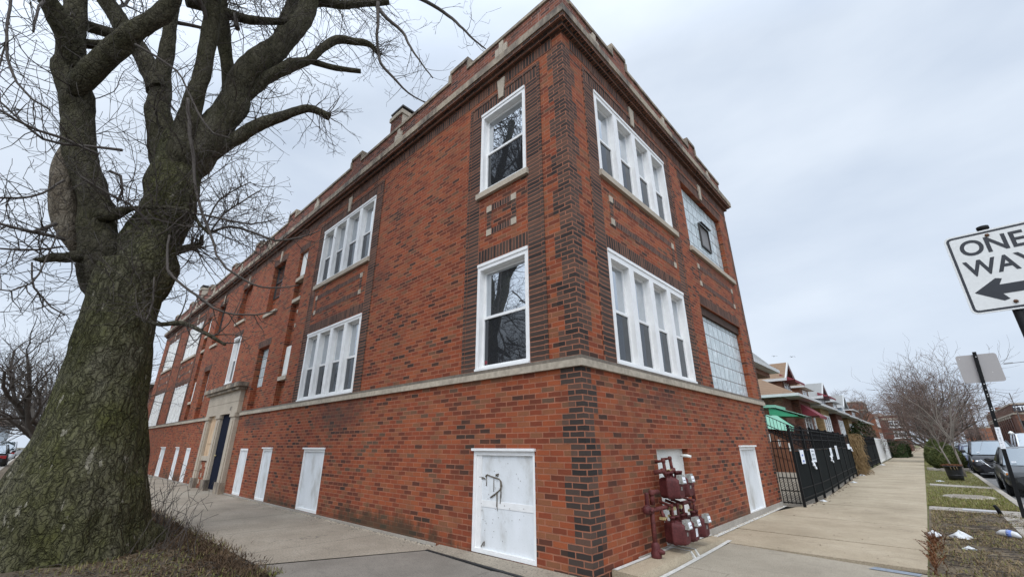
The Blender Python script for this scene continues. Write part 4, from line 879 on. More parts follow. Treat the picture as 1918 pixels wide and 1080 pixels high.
TWIGS = [[[-5.54, -4.04, 7.38, 0.042], [-5.44, -3.9, 6.73, 0.045], [-5.32, -3.72, 6.08, 0.04], [-5.22, -3.59, 5.54, 0.032], [-5.1, -3.41, 5.05, 0.032], [-4.99, -3.25, 4.67, 0.031], [-4.88, -3.12, 4.31, 0.024], [-4.77, -2.96, 4.1, 0.026], [-4.64, -2.6, 3.9, 0.023], [-4.51, -2.31, 3.87, 0.019], [-4.37, -1.94, 3.97, 0.014]], [[-5.3, -3.72, 4.6, 0.023], [-5.16, -3.7, 4.18, 0.026], [-5.01, -3.64, 3.93, 0.029], [-4.85, -3.44, 3.71, 0.027], [-4.69, -3.24, 3.52, 0.027], [-4.52, -3.04, 3.35, 0.024], [-4.35, -2.78, 3.27, 0.021], [-4.18, -2.54, 3.27, 0.017], [-4.01, -2.31, 3.36, 0.013]], [[-5.54, -3.19, 4.91, 0.034], [-5.27, -2.97, 5.05, 0.031], [-4.99, -2.69, 4.95, 0.029], [-4.71, -2.36, 4.8, 0.026], [-4.43, -2.07, 4.86, 0.02], [-4.15, -1.83, 5.0, 0.012]], [[-4.97, -1.08, 12.36, 0.072], [-4.88, -1.05, 11.62, 0.059], [-4.79, -1.04, 10.9, 0.05], [-4.69, -0.95, 10.27, 0.044], [-4.59, -0.85, 9.97, 0.048], [-4.46, -0.52, 9.67, 0.039], [-4.35, -0.27, 9.44, 0.029], [-4.2, 0.19, 9.33, 0.019]], [[-4.97, -1.07, 12.23, 0.078], [-4.76, -0.87, 11.78, 0.067], [-4.53, -0.51, 11.45, 0.055], [-4.33, -0.37, 10.87, 0.042], [-4.13, -0.2, 10.42, 0.031], [-3.91, 0.09, 9.91, 0.021]], [[-4.78, -0.43, 13.21, 0.095], [-4.48, 0.08, 13.1, 0.075], [-4.17, 0.61, 12.83, 0.066], [-3.9, 0.81, 12.36, 0.053], [-3.62, 1.08, 11.88, 0.039], [-3.35, 1.33, 11.48, 0.026]], [[-5.62, -4.59, 5.94, 0.035], [-5.6, -4.92, 5.81, 0.028], [-5.57, -5.21, 5.66, 0.027], [-5.54, -5.42, 5.63, 0.026], [-5.51, -5.68, 5.79, 0.02], [-5.48, -5.92, 5.94, 0.016]], [[-5.54, -4.83, 5.68, 0.028], [-5.49, -5.23, 5.72, 0.032], [-5.43, -5.49, 5.68, 0.026], [-5.35, -5.7, 5.67, 0.025], [-5.28, -5.95, 5.73, 0.02]], [[-6.25, -4.86, 4.42, 0.035], [-6.14, -4.97, 4.39, 0.039], [-6.04, -5.19, 4.35, 0.038], [-5.94, -5.39, 4.34, 0.032], [-5.84, -5.58, 4.32, 0.023]], [[-6.27, -5.01, 4.67, 0.042], [-6.13, -5.11, 4.48, 0.041], [-5.99, -5.18, 4.35, 0.032]], [[-6.39, -5.14, 5.48, 0.024], [-6.14, -5.26, 5.04, 0.024], [-5.89, -5.41, 4.78, 0.023], [-5.65, -5.64, 4.57, 0.02]], [[-5.55, -6.43, 8.21, 0.03], [-5.46, -6.27, 7.59, 0.027], [-5.38, -6.14, 6.98, 0.024], [-5.29, -6.0, 6.52, 0.024], [-5.2, -5.82, 6.15, 0.021], [-5.11, -5.62, 5.95, 0.021], [-5.01, -5.41, 5.84, 0.013]], [[-5.51, -6.15, 6.99, 0.02], [-5.4, -6.06, 6.46, 0.014], [-5.29, -5.99, 6.04, 0.009]], [[-5.59, -5.97, 7.32, 0.021], [-5.7, -6.04, 7.7, 0.025], [-5.81, -6.09, 7.97, 0.023], [-5.9, -6.06, 8.17, 0.033]], [[-6.03, -4.66, 5.71, 0.034], [-6.01, -4.52, 5.67, 0.034], [-6.0, -4.44, 5.43, 0.023], [-6.0, -4.43, 5.2, 0.026]], [[-5.98, -5.06, 3.9, 0.016], [-5.92, -5.0, 3.65, 0.015], [-5.86, -4.93, 3.49, 0.018], [-5.78, -4.71, 3.25, 0.016], [-5.71, -4.55, 3.15, 0.014]], [[-6.15, -4.85, 4.28, 0.022], [-5.98, -5.06, 4.09, 0.021], [-5.8, -5.29, 3.97, 0.02], [-5.62, -5.44, 3.86, 0.015]], [[-5.76, -4.93, 4.4, 0.015], [-5.68, -4.93, 4.19, 0.014], [-5.6, -4.92, 3.83, 0.014], [-5.52, -4.95, 3.48, 0.017], [-5.46, -5.1, 3.31, 0.015], [-5.4, -5.27, 3.28, 0.011]], [[-5.35, -4.9, 7.8, 0.027], [-5.22, -4.64, 7.67, 0.027], [-5.08, -4.33, 7.51, 0.024], [-4.95, -4.12, 7.15, 0.02], [-4.82, -3.9, 6.7, 0.024], [-4.69, -3.62, 6.34, 0.021], [-4.56, -3.41, 6.31, 0.016]], [[-6.21, -3.71, 10.48, 0.065], [-6.09, -3.6, 10.03, 0.076]], [[-5.54, -3.19, 4.91, 0.02], [-5.39, -3.08, 5.31, 0.021], [-5.23, -2.91, 5.54, 0.019], [-5.07, -2.66, 5.87, 0.014]], [[-5.45, -3.27, 4.93, 0.019], [-5.38, -3.25, 5.34, 0.02], [-5.29, -3.12, 5.64, 0.018], [-5.19, -2.84, 6.02, 0.012]], [[-5.41, -3.73, 3.88, 0.016], [-5.37, -3.69, 3.52, 0.019], [-5.33, -3.68, 3.18, 0.022], [-5.32, -3.82, 3.23, 0.015]], [[-5.34, -4.0, 4.7, 0.025], [-5.21, -4.32, 4.9, 0.025], [-5.08, -4.58, 4.9, 0.021], [-4.95, -4.89, 4.96, 0.016]], [[-5.48, -3.51, 5.16, 0.025], [-5.23, -3.16, 5.13, 0.026], [-4.97, -2.72, 5.08, 0.021], [-4.73, -2.39, 5.23, 0.012]]]
# ------------------------------------------------------------------ the big street tree
tr = thing('street_tree', 'huge old bare street tree with mossy forked trunk beside the brick building', 'tree', (-6.2,-3.75,0))
def noisy(amp, fr, lobes=0.):
    def wob(p, q, r, i, a):
        s = p + q * r
        n = noise.noise((s.x*fr, s.y*fr, s.z*fr*.45)) * .6 + noise.noise((s.x*fr*2.7, s.y*fr*2.7, s.z*fr)) * .4
        return r * (1 + amp * n)
    return wob
tp = catmull([(-6.2,-3.70,-.25,1.0)] + [tuple(p) for p in TREE['trunk']], .06)
roots = [(1.75,.42),(.55,.22),(.15,.15),(-.75,.26),(-1.5,.34),(1.15,.24),(2.1,.26),(3.0,.3),(-2.4,.28)]
def trunk_wob(p, q, r, i, a):
    z = p.z; th = math.atan2(q.y, q.x); f = 0.
    for ra, am in roots:
        d = (th - ra + math.pi) % (2*math.pi) - math.pi
        f += am * math.exp(-(d/.28)**2) * math.exp(-max(0, z)/.30)
    rr = r * (.86 + .14*min(1, max(0, z)/.6)) * (1 + f)
    s = p + q * rr
    n = noise.noise((s.x*1.4, s.y*1.4, s.z*.8))*.08 + noise.noise((s.x*5, s.y*5, s.z*1.8))*.05 + noise.noise((s.x*13, s.y*13, s.z*5))*.03
    n *= min(1., .35 + abs(4.3 - z)) if z > 3.6 else 1.
    rid = abs(noise.noise((math.cos(th)*3.2, math.sin(th)*3.2, z*.7))) * .10
    return rr * (1 + n - rid)
b = MB(); b.tube([p[:3] for p in tp], [p[3] for p in tp], 72, wob=trunk_wob)
b.build('trunk', M['bark'], tr)
crown = MB(); rt = random.Random(12)
def twig(b, p, d, L, r, depth=0, droop=.0, kink=.35):
    """a zigzag twig with shorter side twigs"""
    n = max(3, int(L / .13)); p = Vector(p); d = Vector(d).normalized(); pts = [p.copy()]; rad = [r]
    for i in range(n):
        d = (d + Vector((rt.gauss(0,kink), rt.gauss(0,kink), rt.gauss(.04 - droop,kink)))*.55).normalized()
        p = p + d * (L / n); pts.append(p.copy()); rad.append(max(.0035, r*(1 - .72*(i+1)/n)))
        if depth < 2 and i > 0 and rt.random() < (.62 if depth == 0 else .4):
            s = Vector((rt.gauss(0,1), rt.gauss(0,1), rt.gauss(.1,.8))); s = (d*.8 + s.normalized()).normalized()
            twig(b, p, s, L*rt.uniform(.22,.5), rad[-1]*.75, depth+1, droop*.5, kink)
    b.tube(pts, rad, 3, caps=False)
def sprout(path, n, L, r, t0=0., out=.9, droop=0.):
    for _ in range(n):
        i = min(len(path)-2, int(rt.uniform(t0, .999)*(len(path)-1))); a, c = path[i], path[i+1]; f = rt.random()
        p = Vector(a[:3]).lerp(Vector(c[:3]), f); t = (Vector(c[:3]) - Vector(a[:3])).normalized()
        s = Vector((rt.gauss(0,1), rt.gauss(0,1), rt.gauss(0,1))); s = (s - t*s.dot(t)).normalized()
        twig(crown, p + s*a[3]*.8, t*.45 + s*out, L*rt.uniform(.45,1.25), r*rt.uniform(.7,1.3), 0, droop)
order = {'left_stem':(16,26,1.5),'left_up':(12,10,1.4),'cross':(16,14,1.4),'right_stem':(22,22,1.5),'mid_back':(14,14,1.4),'back_cross':(12,10,1.2),'mid_front':(14,14,1.3),
 'mid_right':(12,12,1.2),'right_limb':(18,42,1.5),'right_inner':(12,12,1.2),'low_right':(12,14,.8),'right_branch':(12,38,1.1),'stub_right':(8,1,.3),'top_right':(8,30,1.1),'top_inner':(8,12,1.),
 'left_link':(8,3,.7),'stub_low_right':(10,7,1.0),'stub_left':(10,3,.8),'link_low':(8,0,1),'link_high':(8,2,.7),'dead_low':(8,12,.7),'spur':(10,26,1.2)}
hash_ = {k: i*3.7 for i, k in enumerate(TREE)}
for k, P in TREE.items():
    if k in ('trunk', 'dead_wood'): continue
    n, cnt, L = order[k]; sd_ = hash_[k]
    pth = catmull([tuple(p) for p in P], .09); b = MB()
    pth = [(x + r*.34*noise.noise((z*1.3, y*1.3, sd_)), y + r*.34*noise.noise((z*1.3, x*1.3, sd_+9)), z + r*.3*noise.noise((x*1.5, y*1.5, sd_+5)), r*(1 + .12*noise.noise((x*2.2, z*2.2, sd_+2)))) for x, y, z, r in pth]
    th_ = 1. if k in ('right_stem', 'left_stem') else .9
    b.tube([p[:3] for p in pth], [p[3]*th_ for p in pth], n, wob=noisy(.22, 5.))
    b.build('limb', M['bark'] if k == 'right_stem' else M['limb'], tr)
    sprout(pth, cnt, L, .011)
    if k in ('low_right','right_branch','stub_low_right'): sprout(pth[-4:], 26, .75, .010)
    if k in ('right_stem','left_stem','spur'): sprout(pth, 26, 1.1, .007, .1)
P = catmull([tuple(p) for p in TREE['dead_wood']], .1); b = MB(); b.tube([p[:3] for p in P], [p[3] for p in P], 16, wob=noisy(.25, 3.)); b.build('dead_wood', M['dead_wood'], tr)
for i, P in enumerate(TWIGS):
    pth = catmull([tuple(p) for p in P], .15)
    pth = [(x + .03*noise.noise((z*3,i,0)), y + .03*noise.noise((z*3,i,5)), z + .03*noise.noise((x*3,y*3,i)), r*.72) for x, y, z, r in pth]
    crown.tube([p[:3] for p in pth], [p[3] for p in pth], 5)
    sprout(pth, 14 if i not in (2,19,20,21,24) else 24, .75, .0075, .15)
# higher crown, out of the picture but reflected in the windows
def branch(p, d, L, r, depth):
    n = max(3, int(L/.35)); p = Vector(p); d = Vector(d).normalized(); pts = [(*p, r)]
    for i in range(n):
        d = (d + Vector((rt.gauss(0,.3), rt.gauss(0,.3), rt.gauss(.06,.25)))*.5).normalized(); p = p + d*(L/n); pts.append((*p, r*(1-.7*(i+1)/n)))
    crown.tube([q[:3] for q in pts], [q[3] for q in pts], 5)
    sprout(pts, 8, 1.0, .012, .25)
    if depth:
        for _ in range(3):
            q = pts[rt.randrange(n//3, n)]; branch(q[:3], d + Vector((rt.gauss(0,.7), rt.gauss(0,.7), rt.gauss(.1,.5))), L*.6, q[3]*.7, depth-1)
for k in ('left_stem','left_up','cross','mid_back','back_cross','mid_front','mid_right','right_limb','right_inner'):
    P = TREE[k]
    for f in (.72, .86, .99):
        q = P[min(len(P)-1, int(f*(len(P)-1)))]; 
        if q[2] < 8.8: continue
        t = Vector(P[-1][:3]) - Vector(P[-2][:3]); t.normalize()
        branch(q[:3], t + Vector((rt.gauss(0,.6), rt.gauss(0,.6), rt.gauss(.2,.4))), rt.uniform(1.6,2.8), min(.05, q[3]*.5), 1)
crown.build('crown', M['twig'], tr)
# twiggy suckers at the foot of the trunk
sk = thing('sapling_shrub', 'bare twiggy brown shrub sprouting at the foot of the big trunk', 'shrub', (-7.3,-2.5,0))
b = MB()
for _ in range(30):
    x, y = rt.uniform(-8.2,-6.3), rt.uniform(-2.95,-2.25); twig(b, (x,y,-.02), (rt.gauss(.15,.3), rt.gauss(.15,.25), 1), rt.uniform(.35,1.0), .007, 0, 0., .22)
for _ in range(16):
    x, y = rt.uniform(-5.6,-4.6), rt.uniform(-3.2,-2.5); twig(b, (x,y,-.02), (rt.gauss(0,.35), rt.gauss(0,.3), 1), rt.uniform(.25,.75), .006, 1, 0., .22)
b.build('stem', M['twig'], sk)
# ------------------------------------------------------------------ generic bare trees
def bare_tree(name, label, loc, h, spread, seed, group=None, mt='trunk_far', mw='twig_far', r0=None, fork=.22, n1=6, depth=3, tw=.02, lean=(0,0), up=.45, dens=1.):
    rg = random.Random(seed); root = thing(name, label, 'tree', loc, group); T = MB(); C = MB(); o = Vector(loc); r0 = r0 or h*.022
    zf = h*fork; top = o + Vector((lean[0]*h*.3, lean[1]*h*.3, zf))
    T.tube([o - Vector((0,0,.15)), o + Vector((lean[0]*h*.1, lean[1]*h*.1, zf*.4)), top], [r0*1.35, r0*1.05, r0*.95], 9, wob=noisy(.12, 3.))
    def rec(p, d, L, r, dp):
        n = 5; pts = [p.copy()]; rad = [r]
        for i in range(n):
            d = (d + Vector((rg.gauss(0,.22), rg.gauss(0,.22), rg.gauss(.05,.16)))).normalized(); p = p + d*(L/n); pts.append(p.copy()); rad.append(max(tw*.35, r*(1-.62*(i+1)/n)))
        big = dp >= depth - 1
        (T if big else C).tube(pts, rad, 6 if big else 3, caps=False)
        if dp <= 0: return
        k = {3: 7, 2: 7, 1: 6}.get(dp, 6); k = max(2, int(k*dens))
        for j in range(k):
            i = min(n, 1 + int(n * (j + rg.random()) / k)); t = (pts[i] - pts[i-1]).normalized()
            s = Vector((rg.gauss(0,1), rg.gauss(0,1), rg.gauss(.15,.8))); s = (s - t*s.dot(t)).normalized()
            rec(pts[i].copy(), (t*.75 + s*.75).normalized(), L*rg.uniform(.42,.68), max(tw*.6, rad[i]*.62), dp-1)
    for j in range(n1):
        a = 2*math.pi*(j + rg.random()*.6)/n1; d = Vector((math.cos(a)*spread, math.sin(a)*spread, up + rg.uniform(.2,1.)))
        rec(top + Vector((0,0,rg.uniform(-.3,.2)*zf)), d.normalized(), (h - zf)*rg.uniform(.5,.72), r0*.6, depth)
    T.build('trunk', M[mt], root); C.build('crown', M[mw], root); return root
# ------------------------------------------------------------------ gas meters
gm = thing('gas_meter_bank', 'bank of five maroon gas meters and pipes on the brick wall', 'gas meter', (.2,2.0,0))
def elbow(pts, r, n=10, fit=True):
    b = MB(); b.tube(pts, r, n)
    if fit:
        for p in pts[1:-1]: b.lathe([(0,-r*1.2),(r*1.0,-r*1.05),(r*1.22,0),(r*1.0,r*1.05),(0,r*1.2)], p, 10)
    return b.build('pipe', M['pipe'], gm)
def meter(y, z, w=.21, h=.27, x0=.10, x1=.37, sticker=False, sc=1.):
    yc = y + w/2; r = .055
    def oval(x, w_, h_, zc):
        out = []
        for k in range(24):
            a = 2*math.pi*k/24; c, s = math.cos(a), math.sin(a); e = .42
            out.append((x, yc + math.copysign(abs(c)**e, c)*w_/2, zc + math.copysign(abs(s)**e, s)*h_/2))
        return out
    b = MB(); zc = z + h/2
    rows = [oval(x0, w*.80, h*.85, zc), oval(x0+.02, w*.92, h*.95, zc), oval(x0+.10, w*.94, h*.96, zc), oval(x0+.105, w*1.06, h*1.04, zc), oval(x0+.135, w*1.06, h*1.04, zc), oval(x0+.14, w*.94, h*.96, zc), oval(x1-.03, w*.92, h*.94, zc), oval(x1, w*.74, h*.80, zc)]
    b.grid(rows, closed=True); b.poly(rows[0][::-1]); b.poly(rows[-1])
    for yy in (y + w*.22, y + w*.78): b.lathe([(.032,0),(.032,.05),(.038,.05),(.038,.075),(.025,.075)], ((x0+x1)/2-.02, yy, z+h-.012), 10)
    for k in range(6):
        a = 2*math.pi*k/6+.3; b.lathe([(0,.012),(.01,.010),(.011,0)], (x1-.012, yc+math.cos(a)*w*.36, zc-.01+math.sin(a)*h*.38), 6, axis='x')
    o = b.build('meter', M['meter'], gm)
    d = MB(); d.hexa([(x1-.03,yc-.062,z+h-.075),(x1+.055,yc-.058,z+h-.075),(x1+.055,yc+.058,z+h-.075),(x1-.03,yc+.062,z+h-.075),(x1-.03,yc-.058,z+h+.03),(x1+.03,yc-.05,z+h+.035),(x1+.03,yc+.05,z+h+.035),(x1-.03,yc+.058,z+h+.03)])
    dd = d.build('dial_housing', M['dial'], o)
    f = MB(); zf = z+h-.05; f.hexa([(x1+.045,yc-.042,zf-.012),(x1+.057,yc-.042,zf-.012),(x1+.057,yc+.042,zf-.012),(x1+.045,yc+.042,zf-.012),(x1+.038,yc-.04,zf+.055),(x1+.046,yc-.04,zf+.055),(x1+.046,yc+.04,zf+.055),(x1+.038,yc+.04,zf+.055)]); f.build('dial', M['paper'], dd)
    g2 = MB()
    for k in range(4): g2.lathe([(0,.001),(.006,.001),(.0065,-.002)], (x1+.0525, yc-.027+k*.018, zf+.018), 8, axis='x')
    g2.box(x1+.0525, x1+.0535, yc-.03, yc+.03, zf-.004, zf+.002); g2.build('dial_mark', M['ink'], dd)
    s = MB(); s.box(x1+.0005, x1+.002, yc-.022, yc+.018, z+h*.42, z+h*.58); s.build('label', M['dial'], o)
    if sticker: s = MB(); s.box(x1+.001, x1+.003, yc-.035, yc+.03, z+h*.26, z+h*.62); s.build('label', M['paper'], o)
meter(1.56, .165); meter(1.86, .165, sticker=True); meter(2.24, .165); meter(1.56, .70); meter(1.86, .70)
# riser, header and drops
elbow([(.14,1.20,-.0),(.14,1.20,.14)], .038, 12, False); b = MB(); b.lathe([(.03,0),(.06,.02),(.065,.08),(.05,.12),(.055,.16),(.03,.2)], (.14,1.20,.05), 12); b.lathe([(0,-.05),(.03,-.045),(.034,.0),(.02,.05),(0,.055)], (.2,1.20,.15), 10, axis='x'); b.build('shutoff_valve', M['meter'], gm)
elbow([(.14,1.20,.2),(.14,1.20,.60),(.14,1.32,.60)], .03); elbow([(.14,1.20,.60),(.14,1.06,.60)], .034)
b = MB(); b.lathe([(0,-.05),(.04,-.045),(.058,-.015),(.058,.015),(.04,.04),(0,.045)], (.16,1.04,.62), 16, axis='x'); b.lathe([(.025,0),(.03,.02),(.025,.15),(.03,.17),(0,.17)], (.14,1.10,.64), 10); b.lathe([(0,-.015),(.022,-.012),(.022,.01),(0,.014)], (.235,1.02,.62), 10, axis='x'); b.build('regulator', M['meter'], gm)
elbow([(.14,1.24,.66),(.14,1.24,.80),(.14,1.42,.80)], .032)
elbow([(.14,1.32,.60),(.14,2.6,.60)], .027, 10, False)
for y in (1.46,1.72,2.02,2.40): 
    elbow([(.14,y,.60),(.16,y,.52),(.2,y,.45)], .021); b = MB(); b.box(.12,.20,y-.035,y+.035,.47,.50); b.build('valve_handle', M['brass'], gm)
for y in (1.70,1.95): b = MB(); b.box(.13,.22,y-.045,y+.045,.56,.60); b.build('valve_handle', M['brass'], gm)
for y in (1.62,1.80,1.98,2.36): elbow([(.22,y,.42),(.22,y,.62),(.06,y,.66)], .02)
elbow([(.14,2.60,.60),(.14,2.60,.82),(.04,2.52,.83)], .03); elbow([(.04,1.66,1.16),(.16,1.66,1.17),(.17,1.66,1.0)], .024); elbow([(.04,1.86,1.18),(.16,1.88,1.2),(.17,1.9,1.0)], .024)
elbow([(.10,1.46,1.03),(.2,1.52,1.05),(.2,1.62,.98)], .03); elbow([(.2,1.7,1.03),(.2,1.86,1.05),(.2,1.96,.98)], .026)
b = MB(); b.box(.12,.22,1.70,1.79,1.03,1.06); b.build('valve_handle', M['brass'], gm)
b = MB(); b.tube([(-.05,2.78,1.22),(.05,2.8,1.215),(.1,2.82,1.2)], .022, 10); tag(b.build('vent_pipe', M['old_white']), 'stub of white plastic pipe sticking out of the wall above the gas meters', 'pipe')

# ------------------------------------------------------------------ street signs
sg = thing('one_way_sign', 'white one way traffic sign with black left arrow on dark post', 'traffic sign', (3.61,.05,0))
b = MB(); b.tube([(3.61,.045,-.2),(3.61,.045,2.895)], .03, 12); b.lathe([(.034,0),(.034,.02),(.0,.022)], (3.61,.045,2.885), 12); b.build('post', M['black_iron'], sg)
def rounded(x0, x1, z0, z1, r, y, n=6):
    P = []
    for cx, cz, a0 in ((x1-r,z0+r,-90),(x1-r,z1-r,0),(x0+r,z1-r,90),(x0+r,z0+r,180)):
        for k in range(n+1): a = R(a0 + 90*k/n); P.append((cx+r*math.cos(a), y, cz+r*math.sin(a)))
    return P
def plate(b, x0, x1, z0, z1, r, y0, y1, m, me):
    A = rounded(x0,x1,z0,z1,r,y0); B = rounded(x0,x1,z0,z1,r,y1); b.poly(A, m)
    b.poly(B[::-1], me)
    for i in range(len(A)): k = (i+1) % len(A); b.poly([A[i],B[i],B[k],A[k]], me)
X0, X1, Z0, Z1 = 3.385, 3.842, 2.256, 2.866
b = MB(); plate(b, X0, X1, Z0, Z1, .038, .006, .012, 0, 1); so_ = b.build('sign_plate', [M['sign_white'], M['flash']], sg)
b = MB()
A = rounded(X0+.011,X1-.011,Z0+.011,Z1-.011,.03,.0052); B = rounded(X0+.026,X1-.026,Z0+.026,Z1-.026,.018,.0052)
for i in range(len(A)): k = (i+1) % len(A); b.poly([A[i],A[k],B[k],B[i]])
b.build('border', M['sign_black'], sg)
b = MB(); text_faces(b, 'ONE', (X0+.066,.0048,Z1-.176), (1,0,0), (0,0,1), .122, .325, bold=.022); text_faces(b, 'WAY', (X0+.05,.0048,Z1-.335), (1,0,0), (0,0,1), .122, .357, bold=.022); b.build('lettering', M['sign_black'], sg)
b = MB(); zc = Z0+.155; xt = X0+.052
b.poly([(xt,.0048,zc),(xt+.125,.0048,zc-.085),(xt+.155,.0048,zc-.075),(xt+.132,.0048,zc-.034),(X1-.06,.0048,zc-.034),(X1-.06,.0048,zc+.034),(xt+.132,.0048,zc+.034),(xt+.155,.0048,zc+.075),(xt+.125,.0048,zc+.085)]); b.build('arrow', M['sign_black'], sg)
for z in (Z1-.045, Z0+.055): b = MB(); b.lathe([(0,-.012),(.010,-.010),(.013,0)], (3.61,.004,z), 10, axis='y'); b.build('bolt', M['rust'], sg)
sb = thing('street_sign', 'back of a square grey metal traffic sign on leaning black post', 'traffic sign', (3.94,9.3,0))
px_ = lambda z: 3.935 + .0555*z
b = MB(); b.hexa([(px_(-.2)-.03,9.24,-.2),(px_(-.2)+.03,9.24,-.2),(px_(-.2)+.03,9.30,-.2),(px_(-.2)-.03,9.30,-.2),(px_(3.27)-.03,9.24,3.27),(px_(3.27)+.03,9.24,3.27),(px_(3.27)+.03,9.30,3.27),(px_(3.27)-.03,9.30,3.27)]); b.build('post', M['black_iron'], sb)
b = MB(); plate(b, 3.80, 4.43, 2.62, 3.22, .05, 9.304, 9.31, 0, 0); o = b.build('sign_plate', M['sign_back'], sb); o['label'] = 'bare grey back of the sign'
b = MB()
for z in (3.16, 2.58, 2.46, 2.36, 2.32, 2.08, 2.04, 1.85): b.lathe([(0,-.001),(.009,-.001),(.01,.002)], (px_(z)+.005,9.239,z), 8, axis='y')
b.lathe([(0,-.001),(.008,-.001),(.009,.002)], (4.28,9.302,2.82), 8, axis='y'); b.lathe([(0,-.001),(.008,-.001),(.009,.002)], (3.86,9.302,3.15), 8, axis='y'); b.build('bolt', M['sign_white'], sb)
b = MB(); b.hexa([(px_(1.28)-.036,9.234,1.28),(px_(1.28)+.036,9.234,1.28),(px_(1.28)+.036,9.306,1.28),(px_(1.28)-.036,9.306,1.28),(px_(1.7)-.036,9.234,1.7),(px_(1.7)+.036,9.234,1.7),(px_(1.7)+.036,9.306,1.7),(px_(1.7)-.036,9.306,1.7)]); o = b.build('sticker', M['paper'], sb)
b = MB(); rg = random.Random(2)
for k in range(26):
    z = 1.30 + rg.random()*.38; w = rg.uniform(.008,.028); x = px_(z) + rg.uniform(-.02,.012); b.box(x-w/2, x+w/2, 9.2325, 9.2332, z, z+rg.uniform(.003,.010))
b.build('sticker_print', M['ink_grey'], o)

# ------------------------------------------------------------------ black fence with gate panels
BLK = []
def post(b, y, h=1.75, w=.028, finial=True):
    x = fx(y); b.box(x-w, x+w, y-w, y+w, -.04, h); b.box(x-w*1.35, x+w*1.35, y-w*1.35, y+w*1.35, h, h+.012)
    if finial: b.lathe([(.012,0),(.034,.02),(.04,.045),(.028,.07),(0,.08)], (x,y,h+.012), 10)
def fence_run(name, label, ys, h, pick, group, parent=None, mesh=True):
    t = thing(name, label, 'fence', (fx(ys[0]), ys[0], 0), group); p = MB(); r = MB(); q = MB(); pk = MB()
    for y in ys: p = MB(); post(p, y, h); p.build('post', M['black_iron'], t)
    for y0, y1 in zip(ys, ys[1:]):
        A, B = Vector((fx(y0), y0, 0)), Vector((fx(y1), y1, 0)); d = (B-A).normalized(); n = Vector((d.y,-d.x,0))
        A2, B2 = A + d*.03, B - d*.03
        def bar(z0, z1, w): 
            pts = [A2 - n*w, A2 + n*w, B2 + n*w, B2 - n*w]; r.hexa([(v.x,v.y,z0) for v in pts] + [(v.x,v.y,z1) for v in pts])
        bar(.16,.19,.014); bar(.38,.405,.014); bar(h-.52,h-.49,.016); bar(h-.27,h-.245,.014); bar(h-.03,h-.005,.016)
        if mesh:
            pts = [A2 - n*.004, A2 + n*.004, B2 + n*.004, B2 - n*.004]; q.hexa([(v.x,v.y,.10) for v in pts] + [(v.x,v.y,h-.53) for v in pts])
        L = (B2-A2).length; k = max(2, int(L/ (.115 if y0 < 20 else .25)))
        for i in range(1, k):
            v = A2 + d*(L*i/k); z0 = h-.52 if mesh else .16
            pk.box(v.x-.007, v.x+.007, v.y-.007, v.y+.007, z0, h+.05)
            if pick and y0 < 20 and i % 2: pk.lathe([(.007,0),(.03,.03),(.007,.06)], (v.x, v.y, h-.17), 6)
    r.build('rail', M['black_iron'], t); pk.build('picket', M['black_iron'], t)
    if mesh: q.build('mesh_panel', M['black_mesh'], t)
    return t
f1 = fence_run('iron_fence', 'near black iron fence with privacy mesh and two white notices', [8.3,9.62,10.71,12.5,14.2,16.52,18.4], 1.75, True, None)
f2 = fence_run('iron_fence', 'black fence section with padlocks just before the dry brown vine', [18.5,20.4,22.0], 1.72, False, None)
f3 = fence_run('iron_fence', 'dark solid fence between the brown vine and the white gate', [25.0,28.0,31.0,34.6,38.1], 1.76, False, None)
f4 = fence_run('iron_fence', 'dark fence beyond the white gate beside the clipped hedge', [53.6,58.0,62.4,68], 1.78, False, None)
f5 = fence_run('iron_fence', 'far black fence past the dark hedge along the yards', [84,90,96,101], 1.7, False, None)
# lattice gate between building and fence
gt = thing('iron_gate', 'black open bar gate between brick wall and fence', 'gate', (.2,8.27,0)); b = MB(); c = MB()
for x in (.03,.115,.20,.285,.37): b.box(x-.008, x+.008, 8.262, 8.278, .06, 1.70)
for z in (.08,.34,.62,1.28,1.45): b.box(.015,.405,8.262,8.279,z-.011,z+.011)
b.build('bar', M['black_iron'], gt)
for k in range(-5, 14):
    z = .08 + k*.05
    for s in (1, -1):
        p0 = [.02, z]; p1 = [.40, z + s*.38*.7]
        lo, hi = .09, .61; pts = []
        for i in range(13):
            t = i/12; zz = p0[1] + (p1[1]-p0[1])*t
            if lo < zz < hi: pts.append((p0[0] + (p1[0]-p0[0])*t, 8.27 + .002*s, zz))
        if len(pts) > 1: c.tube([pts[0], pts[-1]], .003, 3)
c.build('wire_mesh', M['black_iron'], gt)
# notices and locks hanging on the fence
def notice(label, y0, y1, z0, z1, style, name='notice_sign'):
    t = thing(name, label, 'sign', (fx(y0)+.04, y0, z0)); A = Vector((fx(y0)+.036, y0, 0)); B = Vector((fx(y1)+.036, y1, 0)); d = (B-A); b = MB()
    def Q(u0, u1, v0, v1, off): 
        P = [A + d*u0, A + d*u1]; z = lambda v: z0 + (z1-z0)*v
        return [(P[0].x+off,P[0].y,z(v0)),(P[1].x+off,P[1].y,z(v0)),(P[1].x+off,P[1].y,z(v1)),(P[0].x+off,P[0].y,z(v1))]
    f = Q(0,1,0,1,.004); k = Q(0,1,0,1,0); b.poly(f)
    for i in range(4): b.poly([f[i],k[i],k[(i+1)%4],f[(i+1)%4]])
    b.poly(k[::-1]); b.build('sheet', M['paper'], t); p = MB()
    for u0, u1, v0, v1 in style[1]: p.poly(Q(u0,u1,v0,v1,.006))
    if style[1]: p.build('print', M[style[0]], t)
    return t
notice('white notice with blue print on the mesh nearest the building', 8.78, 9.18, .92, 1.24, ('ink_blue', [(.35,.7,.55,.68),(.28,.74,.14,.26),(.2,.8,.05,.08)]))
